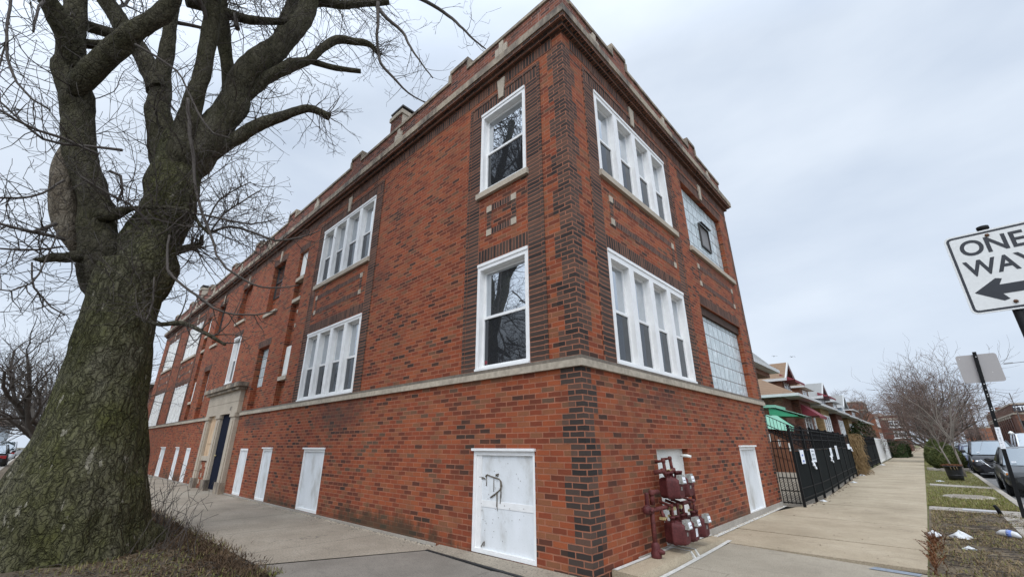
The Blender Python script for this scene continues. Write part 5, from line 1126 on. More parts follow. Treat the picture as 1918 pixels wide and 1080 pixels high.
notice('larger white notice with grey print beside the white padlock chain', 10.0, 10.52, .92, 1.26, ('ink_grey', [(.15,.8,.78,.88),(.2,.45,.52,.64),(.5,.8,.52,.64),(.15,.85,.45,.49),(.15,.85,.18,.34)]))
notice('narrow torn white strip on the middle of the fence', 13.8, 14.35, .98, 1.26, ('ink_grey', [(.3,.7,.4,.5)]))
notice('tall narrow white strip sign on the middle of the fence', 15.5, 16.2, .86, 1.32, ('ink_grey', [(.3,.36,.05,.95),(.6,.66,.05,.95)]))
notice('small white sheet high on the fence beside the brown vine', 20.7, 21.6, 1.15, 1.38, ('ink_grey', []))
def chain(label, y, z, s=.02):
    b = MB(); rg = random.Random(int(y*10)); x = fx(y) + .05
    for k in range(7): 
        yy = y + rg.uniform(-.1,.16); zz = z + rg.uniform(-.07,.07); b.lathe([(0,-s),(s*.8,-s*.6),(s,.0),(s*.8,s*.6),(0,s)], (x,yy,zz), 7)
    b.tube([(x,y-.1,z+.1),(x+.02,y+.0,z-.08),(x+.02,y+.12,z-.1),(x,y+.22,z-.06)], .018, 6)
    tag(b.build('padlock_chain', M['chrome'] if 0 else M['paper']), label, 'chain')
chain('white wrapped chain on the gate by the larger notice', 10.0, .86); chain('white wrapped chain on the second gate by the torn strip', 13.6, .92, .024); chain('white wrapped chain on the fence beside the brown vine', 21.8, 1.15, .028)
# dry vine on the fence
vn = thing('dry_vine', 'dry brown vine tumbling over the black fence', 'vine', (fx(23.4), 23.4, 0)); b = MB(); rg = random.Random(4)
for _ in range(1500):
    y = rg.gauss(23.4, .62); y = min(24.9, max(22.0, y)); z = rg.uniform(.02, 1.85) ; x = fx(y) + rg.gauss(.08,.12); L = rg.uniform(.15,.5)
    dx, dy, dz = rg.gauss(.03,.08), rg.gauss(0,.15), -L*rg.uniform(.3,1.)
    b.tube([(x,y,z),(x+dx*.6,y+dy*.5,max(.01,z+dz*.4)),(x+dx,y+dy,max(0.,z+dz))], [.010,.010,.006], 3, caps=False)
b.build('stem', M['vine'], vn)
# white double gate
wg = thing('white_gate', 'solid white double gate panel standing in the line of black fences', 'gate', (fx(45), 45, 0)); b = MB(); p = MB()
def wq(y0, y1, z0, z1, o0, o1, m=0):
    b_ = []
    for z in (z0, z1): b_ += [(fx(y0)+o0,y0,z),(fx(y0)+o1,y0,z),(fx(y1)+o1,y1,z),(fx(y1)+o0,y1,z)]
    return b_
for y0, y1 in ((38.3,45.6),(45.75,53.3)): b.hexa(wq(y0,y1,.06,1.78,-.02,.02))
b.build('panel', M['white'], wg)
for z in (1.62,1.42,.12): p.hexa(wq(38.3,53.3,z,z+.06,.021,.05))
for y in (38.3,45.4,45.76,53.1): p.hexa(wq(y,y+.2,.05,1.8,.052,.07))
p.build('frame', M['old_white'], wg)
b = MB(); b.box(fx(45.5)+.05, fx(45.5)+.09, 45.3, 46.0, .8, 1.1); b.tube([(fx(46.6)+.06,46.6,.6),(fx(46.6)+.06,46.6,1.4)], .03, 6); b.build('latch', M['dial'], wg)
# box hedge & post
def foliage_ball(b, c, rx, ry, rz, n, s, rg, flat=None):
    for _ in range(n):
        u = rg.uniform(-1,1); a = rg.uniform(0,6.283); k = math.sqrt(1-u*u); rr = rg.uniform(.82,1.05)
        if flat: 
            d = Vector((math.cos(a)*k, math.sin(a)*k, u)); m = max(abs(d.x),abs(d.y),abs(d.z)); d = d/m
        else: d = Vector((math.cos(a)*k, math.sin(a)*k, u))
        p = Vector((c[0]+d.x*rx*rr, c[1]+d.y*ry*rr, c[2]+d.z*rz*rr)); q = s*rg.uniform(.5,1.4)
        t = Vector((rg.gauss(0,1),rg.gauss(0,1),rg.gauss(.3,1))).normalized(); w = t.orthogonal().normalized().cross(d + Vector((.01,0,0)))
        w = w.normalized() if w.length > 1e-4 else t.orthogonal()
        b.poly([p - w*q*.4, p + t*q*.5 - w*q*.1, p + t*q, p + w*q*.4])
rg = random.Random(6)
h = thing('clipped_hedge', 'dark green box hedge against the far fence', 'hedge', (.3,66,0)); b = MB(); foliage_ball(b, (.1,62,.75), .95, 5., .8, 5200, .16, rg, True); b.box(-.7,.9,57.4,66.6,.05,1.35); b.build('foliage', M['hedge'], h)
b = MB(); b.box(-.1,.15,80,80.25,0,1.3); b.box(-.3,.5,79.9,80.4,1.3,1.75); tag(b.build('mailbox_post', M['old_white']), 'small white post with box beside the far hedge', 'post')
# round evergreens with stone edging
def shrub(label, c, r, h, seed):
    rg = random.Random(seed); t = thing('evergreen_shrub', label, 'shrub', (c[0],c[1],0), 'rounded evergreens by the kerb'); b = MB(); C = MB()
    rows = []
    for i in range(11):
        u = i/10; rad = r*(math.sin(math.pi*min(1,(.16+.84*u)**.82)))**.75 if i < 10 else .02
        rows.append([(c[0]+math.cos(a)*rad*.9, c[1]+math.sin(a)*rad*.9, .02+h*u*.97) for a in [2*math.pi*k/14 for k in range(14)]])
    C.grid(rows, closed=True)
    for _ in range(4200):
        u = rg.random(); a = rg.uniform(0,6.283); rad = r*(math.sin(math.pi*min(1,(.16+.84*u)**.82)))**.75 * rg.uniform(.86,1.05)
        p = Vector((c[0]+math.cos(a)*rad, c[1]+math.sin(a)*rad, .02+h*u)); q = rg.uniform(.04,.12); d = Vector((math.cos(a)*.6+rg.gauss(0,.4), math.sin(a)*.6+rg.gauss(0,.4), rg.uniform(.2,1.2))).normalized(); w = d.orthogonal().normalized()*q*.28
        b.poly([p-w, p+d*q*.5-w*.6, p+d*q, p+w])
    C.build('core', M['evergreen'], t); b.build('foliage', M['evergreen'], t)
shrub('rounded evergreen farther from the camera behind the plant tub', (3.05,36.5,0), .62, 1.62, 1); shrub('broad rounded evergreen nearest the plant tub', (3.4,31.5,0), .75, 1.38, 2)
b = MB(); rg = random.Random(3)
for k in range(14): a = 2*math.pi*k/14; x, y = 3.3+math.cos(a)*.72, 30.6+math.sin(a)*1.2; b.box(x-.14,x+.14,y-.16,y+.16,-.03,.10+rg.uniform(-.02,.02))
tag(b.build('stone_edging', M['kerb']), 'ring of pale edging blocks round the evergreens', 'edging')
# plant tub
tb = thing('plant_tub', 'black plastic tub with dead rust coloured plants on the grass', 'planter', (3.36,21.6,0)); b = MB()
b.lathe([(0,.0),(.22,.0),(.24,.15),(.262,.36),(.28,.50),(.305,.50),(.305,.545),(.275,.545),(.26,.46),(0,.46)], (3.36,21.6,-.01), 28)
b.lathe([(.243,.16),(.257,.17),(.257,.19),(.25,.2)], (3.36,21.6,-.01), 28); b.build('tub', M['tub'], tb)
b = MB(); rg = random.Random(4)
for _ in range(420):
    a = rg.uniform(0,6.28); r = .25*math.sqrt(rg.random()); x, y = 3.36+math.cos(a)*r, 21.6+math.sin(a)*r; b.tube([(x,y,.46),(x+rg.gauss(0,.04),y+rg.gauss(0,.04),.5+rg.random()*.06),(x+rg.gauss(0,.09),y+rg.gauss(0,.09),.5+rg.random()*.1)], [.008,.008,.004], 3, caps=False)
b.build('dead_plants', M['weed'], tb)
b = MB()
for dx in (-.08,.02,.1): b.tube([(3.36+dx,21.29,.5),(3.36+dx+.02,21.29,.38)], .010, 5)
b.build('stalk', M['straw'], tb)

# ------------------------------------------------------------------ bungalows
def hip(b, x0, x1, y0, y1, z, rise, rx0, rx1, m=0, ov=.5, th=.14):
    x0 -= ov; x1 += ov; y0 -= ov; y1 += ov; yc = (y0+y1)/2; P = [(x0,y0,z),(x1,y0,z),(x1,y1,z),(x0,y1,z)]; A, B = (rx0,yc,z+rise), (rx1,yc,z+rise)
    b.poly([P[0],P[1],B,A], m); b.poly([P[1],P[2],B], m); b.poly([P[2],P[3],A,B], m); b.poly([P[3],P[0],A], m)
def win(par, x, y0, y1, z0, z1, n=2, name='window', fr=.09, mat='white'):
    f = MB(); g = MB(); w = (y1-y0)/n
    f.box(x-.02,x+.05,y0,y1,z0,z0+fr); f.box(x-.02,x+.05,y0,y1,z1-fr,z1)
    for i in range(n+1): y = y0 + w*i; f.box(x-.02,x+.05,max(y0,y-fr/2 if 0<i<n else y-fr),min(y1,y+fr/2 if 0<i<n else y+fr),z0+fr,z1-fr)
    f.box(x-.02,x+.04,y0+fr,y1-fr,(z0+z1)/2-.03,(z0+z1)/2+.03); f.box(x-.02,x+.14,y0-.1,y1+.1,z0-.1,z0)
    o = f.build(name, M[mat], par); g.poly([(x+.012,y0,z0),(x+.012,y1,z0),(x+.012,y1,z1),(x+.012,y0,z1)]); g.build('pane', M['glass'], o); return o
def winx(par, y, x0, x1, z0, z1, n=2):
    f = MB(); g = MB(); w = (x1-x0)/n; fr = .12
    f.box(x0,x1,y-.06,y,z0,z0+fr); f.box(x0,x1,y-.06,y,z1-fr,z1)
    for i in range(n+1): x = x0+w*i; f.box(max(x0,x-fr/2),min(x1,x+fr/2),y-.06,y,z0+fr,z1-fr)
    f.box(x0,x1,y-.05,y,(z0+z1)/2-.04,(z0+z1)/2+.04); f.box(x0-.2,x1+.2,y-.12,y,z0-.15,z0)
    o = f.build('window', M['white'], par); g.poly([(x0,y-.012,z0),(x1,y-.012,z0),(x1,y-.012,z1),(x0,y-.012,z1)]); g.build('pane', M['glass'], o)
def bungalow(label, xf, y0, y1, z, wall, roof, dorm, dmat, drmat, wins, awn=None, rise=2.3, dz=0., side=None):
    t = thing('bungalow', label, 'house', (xf, (y0+y1)/2, 0), 'bungalows along the street'); xb = xf - 13; b = MB()
    b.box(xb, xf, y0, y1, -.1, z); b.box(xf+.001, xf+.45, y0+2.6, y1-.5, -.1, z-.02)
    b.build('wall', M[wall], t)
    r = MB(); hip(r, xb, xf+.45, y0, y1, z+.14, rise, xb+4.2, xf-3.2); ro = r.build('roof', M[roof], t)
    g = MB(); o = .5
    X0, X1, A, B = xb-o, xf+.45+o, y0-o, y1+o
    g.box(X1-.02,X1+.10,A-.1,B+.1,z-.02,z+.15); g.box(X0,X1-.02,A-.1,A+.02,z-.02,z+.15); g.box(X0,X1-.02,B-.02,B+.1,z-.02,z+.15); g.poly([(X0,A,z),(X0,B,z),(X1,B,z),(X1,A,z)]); g.build('gutter', M['gutter'], t)
    dy0, dy1, dzb, dh, dx = dorm[1:6]; yc = (dy0+dy1)/2; d = MB(); e = MB()
    d.box(dx-4, dx, dy0, dy1, z+.3, dzb+dh); do = d.build('dormer', M[dmat], t)
    zt = dzb+dh; ov = .35
    if dorm[0] == 'gable':
        ap = dorm[6]; d = MB(); d.poly([(dx,dy0,zt),(dx,dy1,zt),(dx,yc,ap)]); d.build('gable_wall', M[dorm[7]], do)
        r = MB(); k = (ap-zt)/((dy1-dy0)/2); lo = zt-ov*k
        for s in (0, 1):
            ye = dy0-ov if s == 0 else dy1+ov
            q = [(dx-5.5,ye,lo+.05),(dx+.4,ye,lo+.05),(dx+.4,yc,ap+.05),(dx-5.5,yc,ap+.05)]; r.poly(q if s == 0 else q[::-1])
        r.build('dormer_roof', M[drmat], do); f = MB()
        for s in (0, 1):
            ye = dy0-ov if s == 0 else dy1+ov; f.hexa([(dx+.33,ye,lo-.12),(dx+.42,ye,lo-.12),(dx+.42,yc,ap-.12),(dx+.33,yc,ap-.12),(dx+.33,ye,lo+.06),(dx+.42,ye,lo+.06),(dx+.42,yc,ap+.06),(dx+.33,yc,ap+.06)] if s == 0 else [(dx+.33,yc,ap-.12),(dx+.42,yc,ap-.12),(dx+.42,ye,lo-.12),(dx+.33,ye,lo-.12),(dx+.33,yc,ap+.06),(dx+.42,yc,ap+.06),(dx+.42,ye,lo+.06),(dx+.33,ye,lo+.06)])
            f.box(dx-5.5,dx+.33,ye-.03,ye+.03,lo-.12,lo+.06)
        f.build('barge_board', M['gutter'], do)
    else:
        r = MB(); hip(r, dx-5, dx, dy0, dy1, zt+.12, dorm[6], dx-4, dx-1.1, ov=.4); r.build('dormer_roof', M[drmat], do)
        f = MB(); f.box(dx-5,dx+.45,dy0-.45,dy1+.45,zt,zt+.13); f.build('fascia', M['gutter'], do)
    win(do, dx+.002, yc-.75*(dy1-dy0)/3, yc+.75*(dy1-dy0)/3, dzb+.15, zt-.1, 2)
    for (a, c, zz0, zz1, n) in wins: win(t, xf+.452 if a > y0+2.4 else xf+.002, a, c, zz0, zz1, n)
    if awn:
        for (x, a, c, zt_, zb_, pr, m) in awn:
            w = MB(); w.hexa([(x,a,zb_),(x+pr,a,zb_),(x+pr,c,zb_),(x,c,zb_),(x,a,zt_),(x+.03,a,zt_),(x+.03,c,zt_),(x,c,zt_)]); w.box(x+pr-.03,x+pr,a,c,zb_-.16,zb_-.001); w.build('awning', M[m], t)
    if side: side(t)
    return t
def porch(t):
    # raised entrance stairs with railings and a green metal canopy
    s = MB(); y0, y1 = 23.2, 25.2
    s.box(-5.2,-3.35,y0,27.4,-.1,1.55)
    n = 8
    for i in range(n): x = -3.35 + i*.3; s.box(x, x+.3, y0, y1, -.1, 1.55 - (i+1)*.17)
    s.hexa([(-3.6,y0-.03,.9),(-1.0,y0-.03,-.05),(-1.0,y0-.001,-.05),(-3.6,y0-.001,.9),(-3.6,y0-.03,2.1),(-1.0,y0-.03,.62),(-1.0,y0-.001,.62),(-3.6,y0-.001,2.1)])
    s.box(-5.2,-3.6,y0-.03,y0-.001,-.1,2.1); s.build('stair', M['wood_brown'], t)
    r = MB()
    for y in (y0-.03, y1):
        for dz in (0., .34, .86): r.tube([(-5.0,y,2.12+dz),(-3.6,y,2.12+dz),(-1.0,y,.66+dz)], .022, 5)
        for i in range(17): x = -3.6 + i*.16; z = 2.12 - (x+3.6)*.56; r.tube([(x,y,z),(x,y,z+.86)], .012, 4)
    r.build('railing', M['black_iron'], t)
    w = MB()
    for i in range(6): x = -3.5+i*.42; z = 2.25-(x+3.5)*.56; w.box(x,x+.10,y0-.045,y0-.035,z-.75,z-.35-.05*(i%2))
    w.build('baluster_light', M['old_white'], t)
    c = MB(); yA, yB = 25.6, 27.8
    c.hexa([(-6,yA-.4,3.55),(-3.3,yA-.4,3.40),(-3.3,yB,3.40),(-6,yB,3.55),(-6,yA-.4,3.72),(-3.3,yA-.4,3.56),(-3.3,yB,3.56),(-6,yB,3.72)]); c.build('porch_roof', M['awn_green_pale'], t)
    a = MB(); a.hexa([(-3.7,yA-.3,2.95),(-2.25,yA-.3,2.86),(-2.25,yB,2.86),(-3.7,yB,2.95),(-3.7,yA-.3,3.46),(-2.3,yA-.3,2.94),(-2.3,yB,2.94),(-3.7,yB,3.46)]); a.build('canopy', M['awn_green'], t)
    e = MB(); e.poly([(-3.7,yA-.36,3.50),(-2.0,yA-.36,2.86),(-2.0,yB,2.86),(-3.7,yB,3.50)]); e.poly([(-3.7,yA-.36,3.55),(-3.7,yB,3.55),(-2.0,yB,2.91),(-2.0,yA-.36,2.91)]); e.build('canopy_top', M['awn_green_pale'], t)
    d = MB(); d.hexa([(-4.4,yA-.9,2.30),(-2.55,yA-.9,2.05),(-2.55,yA-.42,2.3),(-4.4,yA-.42,2.6),(-4.4,yA-.88,2.34),(-2.55,yA-.88,2.09),(-3.3,yA-.40,2.95),(-4.4,yA-.40,3.1)]); d.build('side_awning', M['awn_green_pale'], t)
bungalow('brown brick bungalow with tan roof, maroon awnings and green entrance canopy', -3.45, 28.2, 35.2, 4.25, 'brick_brown', 'roof_tan', ('gable',30.6,33.4,4.9,1.0,-3.75,6.95,'awn_red'), 'brick_yellow' if 0 else 'wood_brown', 'roof_tan',
   [(31.4,33.6,2.05,3.5,2)], [(-2.99,31.0,33.7,3.95,3.15,.95,'awn_red'),(-3.74,30.5,33.5,6.0,5.55,.9,'awn_red')], side=porch)
bungalow('yellow brick bungalow with tan roof and a hipped dormer', -3.45, 36.2, 43.2, 4.12, 'brick_yellow', 'roof_tan', ('hip',37.6,41.0,4.7,1.0,-3.9,.85), 'wood_brown', 'roof_tan', [(36.5,38.2,2.1,3.5,2),(39.4,42.4,2.1,3.6,3)])
bungalow('dark red brick bungalow with grey gabled dormer and small red awning', -3.45, 44.2, 51.0, 4.05, 'brick_maroon', 'roof_grey', ('gable',46.0,49.4,4.7,1.1,-3.9,7.0,'siding_grey'), 'siding_grey', 'roof_grey', [(44.5,46.1,2.1,3.5,1),(47.4,50.3,2.1,3.5,3)], [(-3.89,45.8,49.6,6.0,5.6,.9,'awn_red')])
bungalow('ochre brick bungalow with a low dark hipped dormer', -3.45, 52.0, 58.8, 3.98, 'brick_yellow', 'roof_grey', ('hip',53.4,57.2,4.6,1.0,-3.9,.7), 'roof_brown', 'roof_grey', [(52.2,53.8,2.1,3.4,1),(55.2,58.0,2.1,3.4,3)])
bungalow('red brick bungalow with pale grey gabled dormer, last of the near row', -3.45, 59.8, 66.0, 3.9, 'brick_orange', 'roof_grey', ('gable',61.2,64.6,4.6,1.2,-4.0,7.0,'siding_grey'), 'siding_grey', 'roof_grey', [(60,61.5,2.1,3.4,1),(63,65.4,2.1,3.4,3)])
bungalow('orange brick bungalow with brown hipped roof and low wide dormer', -3.6, 70.0, 80.0, 3.95, 'brick_orange', 'roof_brown', ('hip',72.0,77.5,4.6,1.1,-4.2,.5), 'wood_brown', 'roof_brown', [(70.6,73,1.9,3.3,2),(74.6,77,1.9,3.3,2),(77.6,79.4,1.9,3.3,2)], rise=2.6)
h0 = thing('frame_house', 'pale house whose white eaves just show past the brick corner', 'house', (-8,17,0)); b = MB(); b.box(-13,-3.2,14,20,-.1,4.9); b.build('wall', M['brick_brown'], h0)
b = MB(); b.hexa([(-13,13.6,4.9),(-1.9,13.6,4.9),(-1.9,20.4,4.9),(-13,20.4,4.9),(-13,16.9,7.3),(-3.8,16.9,7.3),(-3.8,17.1,7.3),(-13,17.1,7.3)]); b.build('roof', M['roof_grey'], h0)
b = MB(); b.box(-13,-1.78,13.5,20.5,4.72,4.88); b.build('eave', M['gutter'], h0)
b = MB(); b.box(-13,-2.2,13.8,20.2,4.5,4.719); b.build('soffit', M['wood_brown'], h0)
# two storey flats further on
ft = thing('brick_flats', 'tall red brick two flat with stepped stone trimmed parapet', 'house', (-4.5,98,0)); b = MB(); b.box(-16,-4,92,104,-.1,6.9); b.box(-9,-4.3,93.5,102.5,6.9,8.2); b.box(-3.999,-3.2,95,103,-.1,6.2); b.build('wall', M['brick_orange'], ft)
b = MB(); b.box(-16.1,-3.9,91.9,104.1,6.72,6.9); b.box(-9.1,-4.2,93.4,102.6,8.2,8.4); b.box(-4.29,-4.2,96.5,98,7.6,8.0); b.build('coping', M['stone'], ft)
win(ft, -3.19, 96, 102, 4.2, 5.9, 3); win(ft, -3.19, 96, 102, 1.5, 3.2, 3)
fb = thing('brick_apartment', 'dark red two storey brick block with white window bands standing far along the pavement', 'house', (-3,114,0)); b = MB(); b.box(-14,.1,110,126,-.1,6.5); b.build('wall', M['brick_maroon'], fb)
b = MB(); b.box(-14.1,.2,109.9,126,6.5,6.68); b.box(-3.2,.12,109.85,109.999,5.75,6.1); b.build('coping', M['stone'], fb)
winx(fb, 109.999, -2.2, .0, 4.35, 5.6, 3); winx(fb, 109.999, -1.9, .0, 2.35, 3.6, 3); winx(fb, 109.999, -7, -4.6, 4.35, 5.6, 3)
for i, (y, x, hh, m) in enumerate(((135,-1.5,6.5,'brick_orange'),(150,-2.2,5.0,'brick_maroon'),(166,-2.2,6.0,'brick_brown'),(185,-2.6,5.,'brick_yellow'),(210,-3,6,'brick_maroon'))):
    t = thing('row_house', ['orange','dark red','brown','ochre','maroon'][i] + ' brick house glimpsed far down the pavement, ' + ['first','second','third','fourth','last'][i] + ' after the dark block', 'house', (x-5,y,0), 'far houses on the pavement side'); b = MB(); b.box(x-11,x,y,y+10,-.1,hh); b.build('wall', M[m], t)
    b = MB(); hip(b, x-11, x, y, y+10, hh, 2., x-8, x-3, ov=.4); b.build('roof', M['roof_brown'], t); win(t, x+.002, y+2, y+6, 2, 3.6, 2)
gf = thing('green_shrub_tree', 'small dark evergreen bush behind the fence by the vine', 'shrub', (-2,54,0)); b = MB(); rg = random.Random(14); foliage_ball(b, (-2.0,54,2.2), 1.0, 2.4, 1.3, 1800, .22, rg); foliage_ball(b, (-1.9,54,1.9), .8, 2.0, 1.1, 900, .22, rg); b.build('foliage', M['hedge'], gf); b = MB(); b.tube([(-2,54,-.1),(-2,54,1.6)], .09, 6); b.build('trunk', M['trunk_far'], gf)
# ------------------------------------------------------------------ vehicles
def car(name, label, cat, loc, rz, mat, kind='sedan', W=.9, L=4.6, H=1.45, group=None, detail=True):
    """nose towards -y before rotation, wheels on z = 0"""
    t = thing(name, label, cat, (0,0,0), group); B = MB(); suv = kind != 'sedan'
    hood = .98 if suv else .84; belt = 1.08 if suv else .93; tail = 1.10 if suv else .98
    ws0, ws1 = (.95, 1.75) if suv else (1.05, 1.95)       # base and top of windscreen
    rs1, rs0 = (L-.55, L-.12) if suv else (L-1.35, L-.55)
    def sec(y, hw, z0, zt, roof=None):
        P = [(0,z0),(hw*.80,z0),(hw*.95,z0+.12),(hw,z0+.42*(zt-z0)),(hw*.985,z0+.68*(zt-z0)),(hw*.93,zt-.03),(hw*.80,zt),(0,zt+.02)]
        return [(x,y,z) for x,z in P] + [(-x,y,z) for x,z in P[-2:0:-1]]
    rows = [sec(0., W*.72, .34, .62), sec(.06, W*.86, .25, .70), sec(.25, W*.96, .21, hood-.10), sec(.7, W, .20, hood), sec(ws0, W, .20, belt-.02), sec(L*.5, W, .2, belt), sec(rs0-.1, W, .22, tail), sec(L-.2, W*.96, .26, tail-.02), sec(L-.03, W*.86, .34, tail-.18), sec(L, W*.75, .42, tail-.3)]
    B.grid(rows, closed=True); B.poly(rows[0]); B.poly(rows[-1][::-1])
    rw = W*.70; bw = W*.90
    C = [(ws0,belt-.02,bw),(ws1,H-.05,rw),(L*.5,H,rw*1.02),(rs1,H-.06,rw*.97),(rs0,tail,bw*.93)]
    # roof skin and pillars
    r = [[(-w*.98,y,z-.035),(-w*.55,y,z+.005),(0,y,z+.015),(w*.55,y,z+.005),(w*.98,y,z-.035)] for y, z, w in C[1:4]]; B.grid(r)
    for s in (1,-1):
        for (y0,z0,w0),(y1,z1,w1) in ((C[0],C[1]),(C[4],C[3])): B.tube([(s*w0,y0,z0),(s*w1,y1,z1-.03)], [.05,.045], 6)
        B.tube([(s*bw,L*.52,belt),(s*rw*1.0,L*.52,H-.04)], .045, 6); B.tube([(s*w,y,z-.03) for y,z,w in C[1:4]], .035, 6)
    B.build('body', M[mat], t)
    g = MB(); (y0,z0,w0),(y1,z1,w1) = C[0], C[1]; g.grid([[(-w0,y0,z0),(-w0*.5,y0-.10,z0),(0,y0-.13,z0),(w0*.5,y0-.10,z0),(w0,y0,z0)],[(-w1,y1,z1-.03),(-w1*.5,y1-.05,z1),(0,y1-.06,z1+.005),(w1*.5,y1-.05,z1),(w1,y1,z1-.03)]]); g.build('windscreen', M['car_glass'], t)
    g = MB(); (y0,z0,w0),(y1,z1,w1) = C[4], C[3]; g.grid([[(w0,y0,z0),(0,y0+.06,z0),(-w0,y0,z0)],[(w1,y1,z1-.03),(0,y1+.04,z1),(-w1,y1,z1-.03)]]); g.build('rear_window', M['car_glass'], t)
    for s in (1,-1):
        g = MB(); P = [(s*C[0][2],C[0][0],belt-.02),(s*bw,L*.5,belt),(s*bw*.95,rs0,tail),(s*C[3][2],rs1,C[3][1]-.04),(s*rw*1.02,L*.5,H-.04),(s*rw,ws1,H-.08)]; g.poly(P if s > 0 else P[::-1]); g.build('side_window', M['car_glass'], t)
        m = MB(); m.tube([(s*(W-.05),ws0+.3,belt),(s*(W+.06),ws0+.28,belt+.08)], .025, 5)
        c = Vector((s*(W+.14),ws0+.27,belt+.13)); m.grid([[(c.x+math.cos(a)*.12*k,c.y+d,c.z+math.sin(a)*.085*k) for a in [2*math.pi*i/10 for i in range(10)]] for d,k in ((-.07,.5),(-.05,.9),(.03,1.),(.06,.95))], closed=True); m.poly([(c.x+math.cos(a)*.11,c.y+.06,c.z+math.sin(a)*.08) for a in [2*math.pi*i/10 for i in range(10)]]); m.poly([(c.x+math.cos(a)*.06,c.y-.07,c.z+math.sin(a)*.042) for a in [2*math.pi*i/10 for i in range(10)]]); m.build('wing_mirror', M['car_black'], t)
        for y in (.86, L-.95):
            r_ = .35 if suv else .325
            w = MB(); w.lathe([(r_*.62,-.10),(r_*.92,-.11),(r_,-.07),(r_,.07),(r_*.92,.11),(r_*.62,.10)], (s*(W-.09),y,r_), 22, axis='x'); wo = w.build('wheel', M['tyre'], t)
            q = MB(); x = s*(W+.005); q.lathe([(r_*.62,0),(r_*.58,-.02*s),(.05,-.05*s),(.05,.0),(0,.0)], (x,y,r_), 20, axis='x')
            for k in range(7): a = 2*math.pi*k/7; q.tube([(x-.01*s,y+math.cos(a)*.05,r_+math.sin(a)*.05),(x-.005*s,y+math.cos(a)*r_*.6,r_+math.sin(a)*r_*.6)], .022, 5)
            q.build('rim', M['rim'], wo)
            a_ = MB(); a_.lathe([(r_*1.14,-.02),(r_*1.14,.012),(r_*.5,.012)], (s*(W-.02),y,r_+.01), 20, axis='x'); a_.build('wheel_arch', M['tyre'], t)
        hl = MB()
        zz = .74 if suv else .64
        hl.hexa([(s*W*.55,.02,zz-.10),(s*W*.93,.24,zz-.08),(s*W*.965,.5,zz+.06),(s*W*.5,.16,zz-.02),(s*W*.55,.07,zz+.05),(s*W*.93,.27,zz+.08),(s*W*.94,.56,zz+.13),(s*W*.55,.22,zz+.09)] if s > 0 else [(s*W*.93,.24,zz-.08),(s*W*.55,.02,zz-.10),(s*W*.5,.16,zz-.02),(s*W*.965,.5,zz+.06),(s*W*.93,.27,zz+.08),(s*W*.55,.07,zz+.05),(s*W*.55,.22,zz+.09),(s*W*.94,.56,zz+.13)])
        ho = hl.build('headlight', M['lamp_glass'], t); b_ = MB(); b_.lathe([(0,-.015),(.05,-.01),(.065,.02)], (s*W*.76,.125,zz), 12, axis='y'); b_.build('bulb', M['chrome'], ho); b_ = MB(); b_.lathe([(0,-.012),(.03,-.008),(.04,.02)], (s*W*.88,.2,zz+.02), 10, axis='y'); b_.build('indicator', M['amber'], ho)
        tl = MB(); tl.box(s*W*.55, s*W*.90, L-.06, L+.0, tail-.35, tail-.14); tl.build('tail_light', M['red_lens'], t)
    gr = MB(); zz = .62 if suv else .52; gr.hexa([(-W*.42,-.012,zz-.14),(W*.42,-.012,zz-.14),(W*.40,.1,zz-.14),(-W*.40,.1,zz-.14),(-W*.52,.03,zz+.14),(W*.52,.03,zz+.14),(W*.5,.16,zz+.14),(-W*.5,.16,zz+.14)]); gr.build('grille', M['tyre'], t)
    ch = MB()
    if suv:
        for s in (1,-1): ch.tube([(s*W*.62,.06,zz+.22),(s*W*.40,.0,zz-.04),(s*W*.3,-.018,zz-.14)], .022, 6)
        ch.tube([(-W*.3,-.018,zz-.14),(W*.3,-.018,zz-.14)], .022, 6); ch.lathe([(0,-.02),(.06,-.015),(.075,.0),(.08,.02)], (0,-.01,zz+.06), 16, axis='y')
        ch.tube([(-W*.5,.0,.26),(W*.5,.0,.26)], .02, 6)
    else: ch.tube([(-W*.4,-.01,zz+.06),(W*.4,-.01,zz+.06)], .014, 5); ch.lathe([(0,-.02),(.045,-.015),(.06,.01)], (0,-.0,zz+.06), 14, axis='y')
    ch.build('chrome_trim', M['chrome'], t); pl = MB(); pl.box(-.155,.155,-.035,-.02,zz-.30,zz-.14); pl.build('licence_plate', M['plate'], t)
    lo = MB(); lo.hexa([(-W*.6,.02,.26),(W*.6,.02,.26),(W*.6,.12,.26),(-W*.6,.12,.26),(-W*.62,.0,.36),(W*.62,.0,.36),(W*.62,.12,.36),(-W*.62,.12,.36)]); lo.build('lower_intake', M['tyre'], t)
    st = MB(); st.box(-W*.62,-W*.5,ws0+.02,ws0+.03,belt+.06,belt+.10); st.build('windscreen_sticker', M['paper'], t)
    t.location = loc; t.rotation_euler = (0, 0, rz)
    return t
PG = 'cars parked along the kerb'
car('parked_sedan', 'dark sedan parked nearest by the kerb, cut off at the picture edge', 'car', (5.27,16.7,-.2), R(-1), 'car_dark', 'sedan', .9, 4.7, 1.47, PG)
car('parked_suv', 'black sport utility vehicle with chrome v grille parked behind the sedan', 'car', (5.08,27.4,-.2), R(-1), 'car_black', 'suv', .92, 4.65, 1.72, PG)
car('parked_car', 'navy car parked just behind the black sport utility vehicle', 'car', (4.98,33.6,-.2), 0, 'car_blue', 'sedan', .9, 4.5, 1.45, PG)
car('parked_car', 'silver blue car with pale windscreen seen beyond the evergreens', 'car', (5.3,46,-.2), 0, 'car_blue', 'suv', .9, 4.6, 1.6, PG)
car('parked_car', 'white car standing far down the kerb behind bare twigs', 'car', (5.25,57,-.2), 0, 'car_white', 'sedan', .9, 4.6, 1.5, PG)
car('parked_car', 'grey car standing farthest down the kerb', 'car', (5.2,70,-.2), 0, 'car_grey', 'suv', .9, 4.6, 1.65, PG)
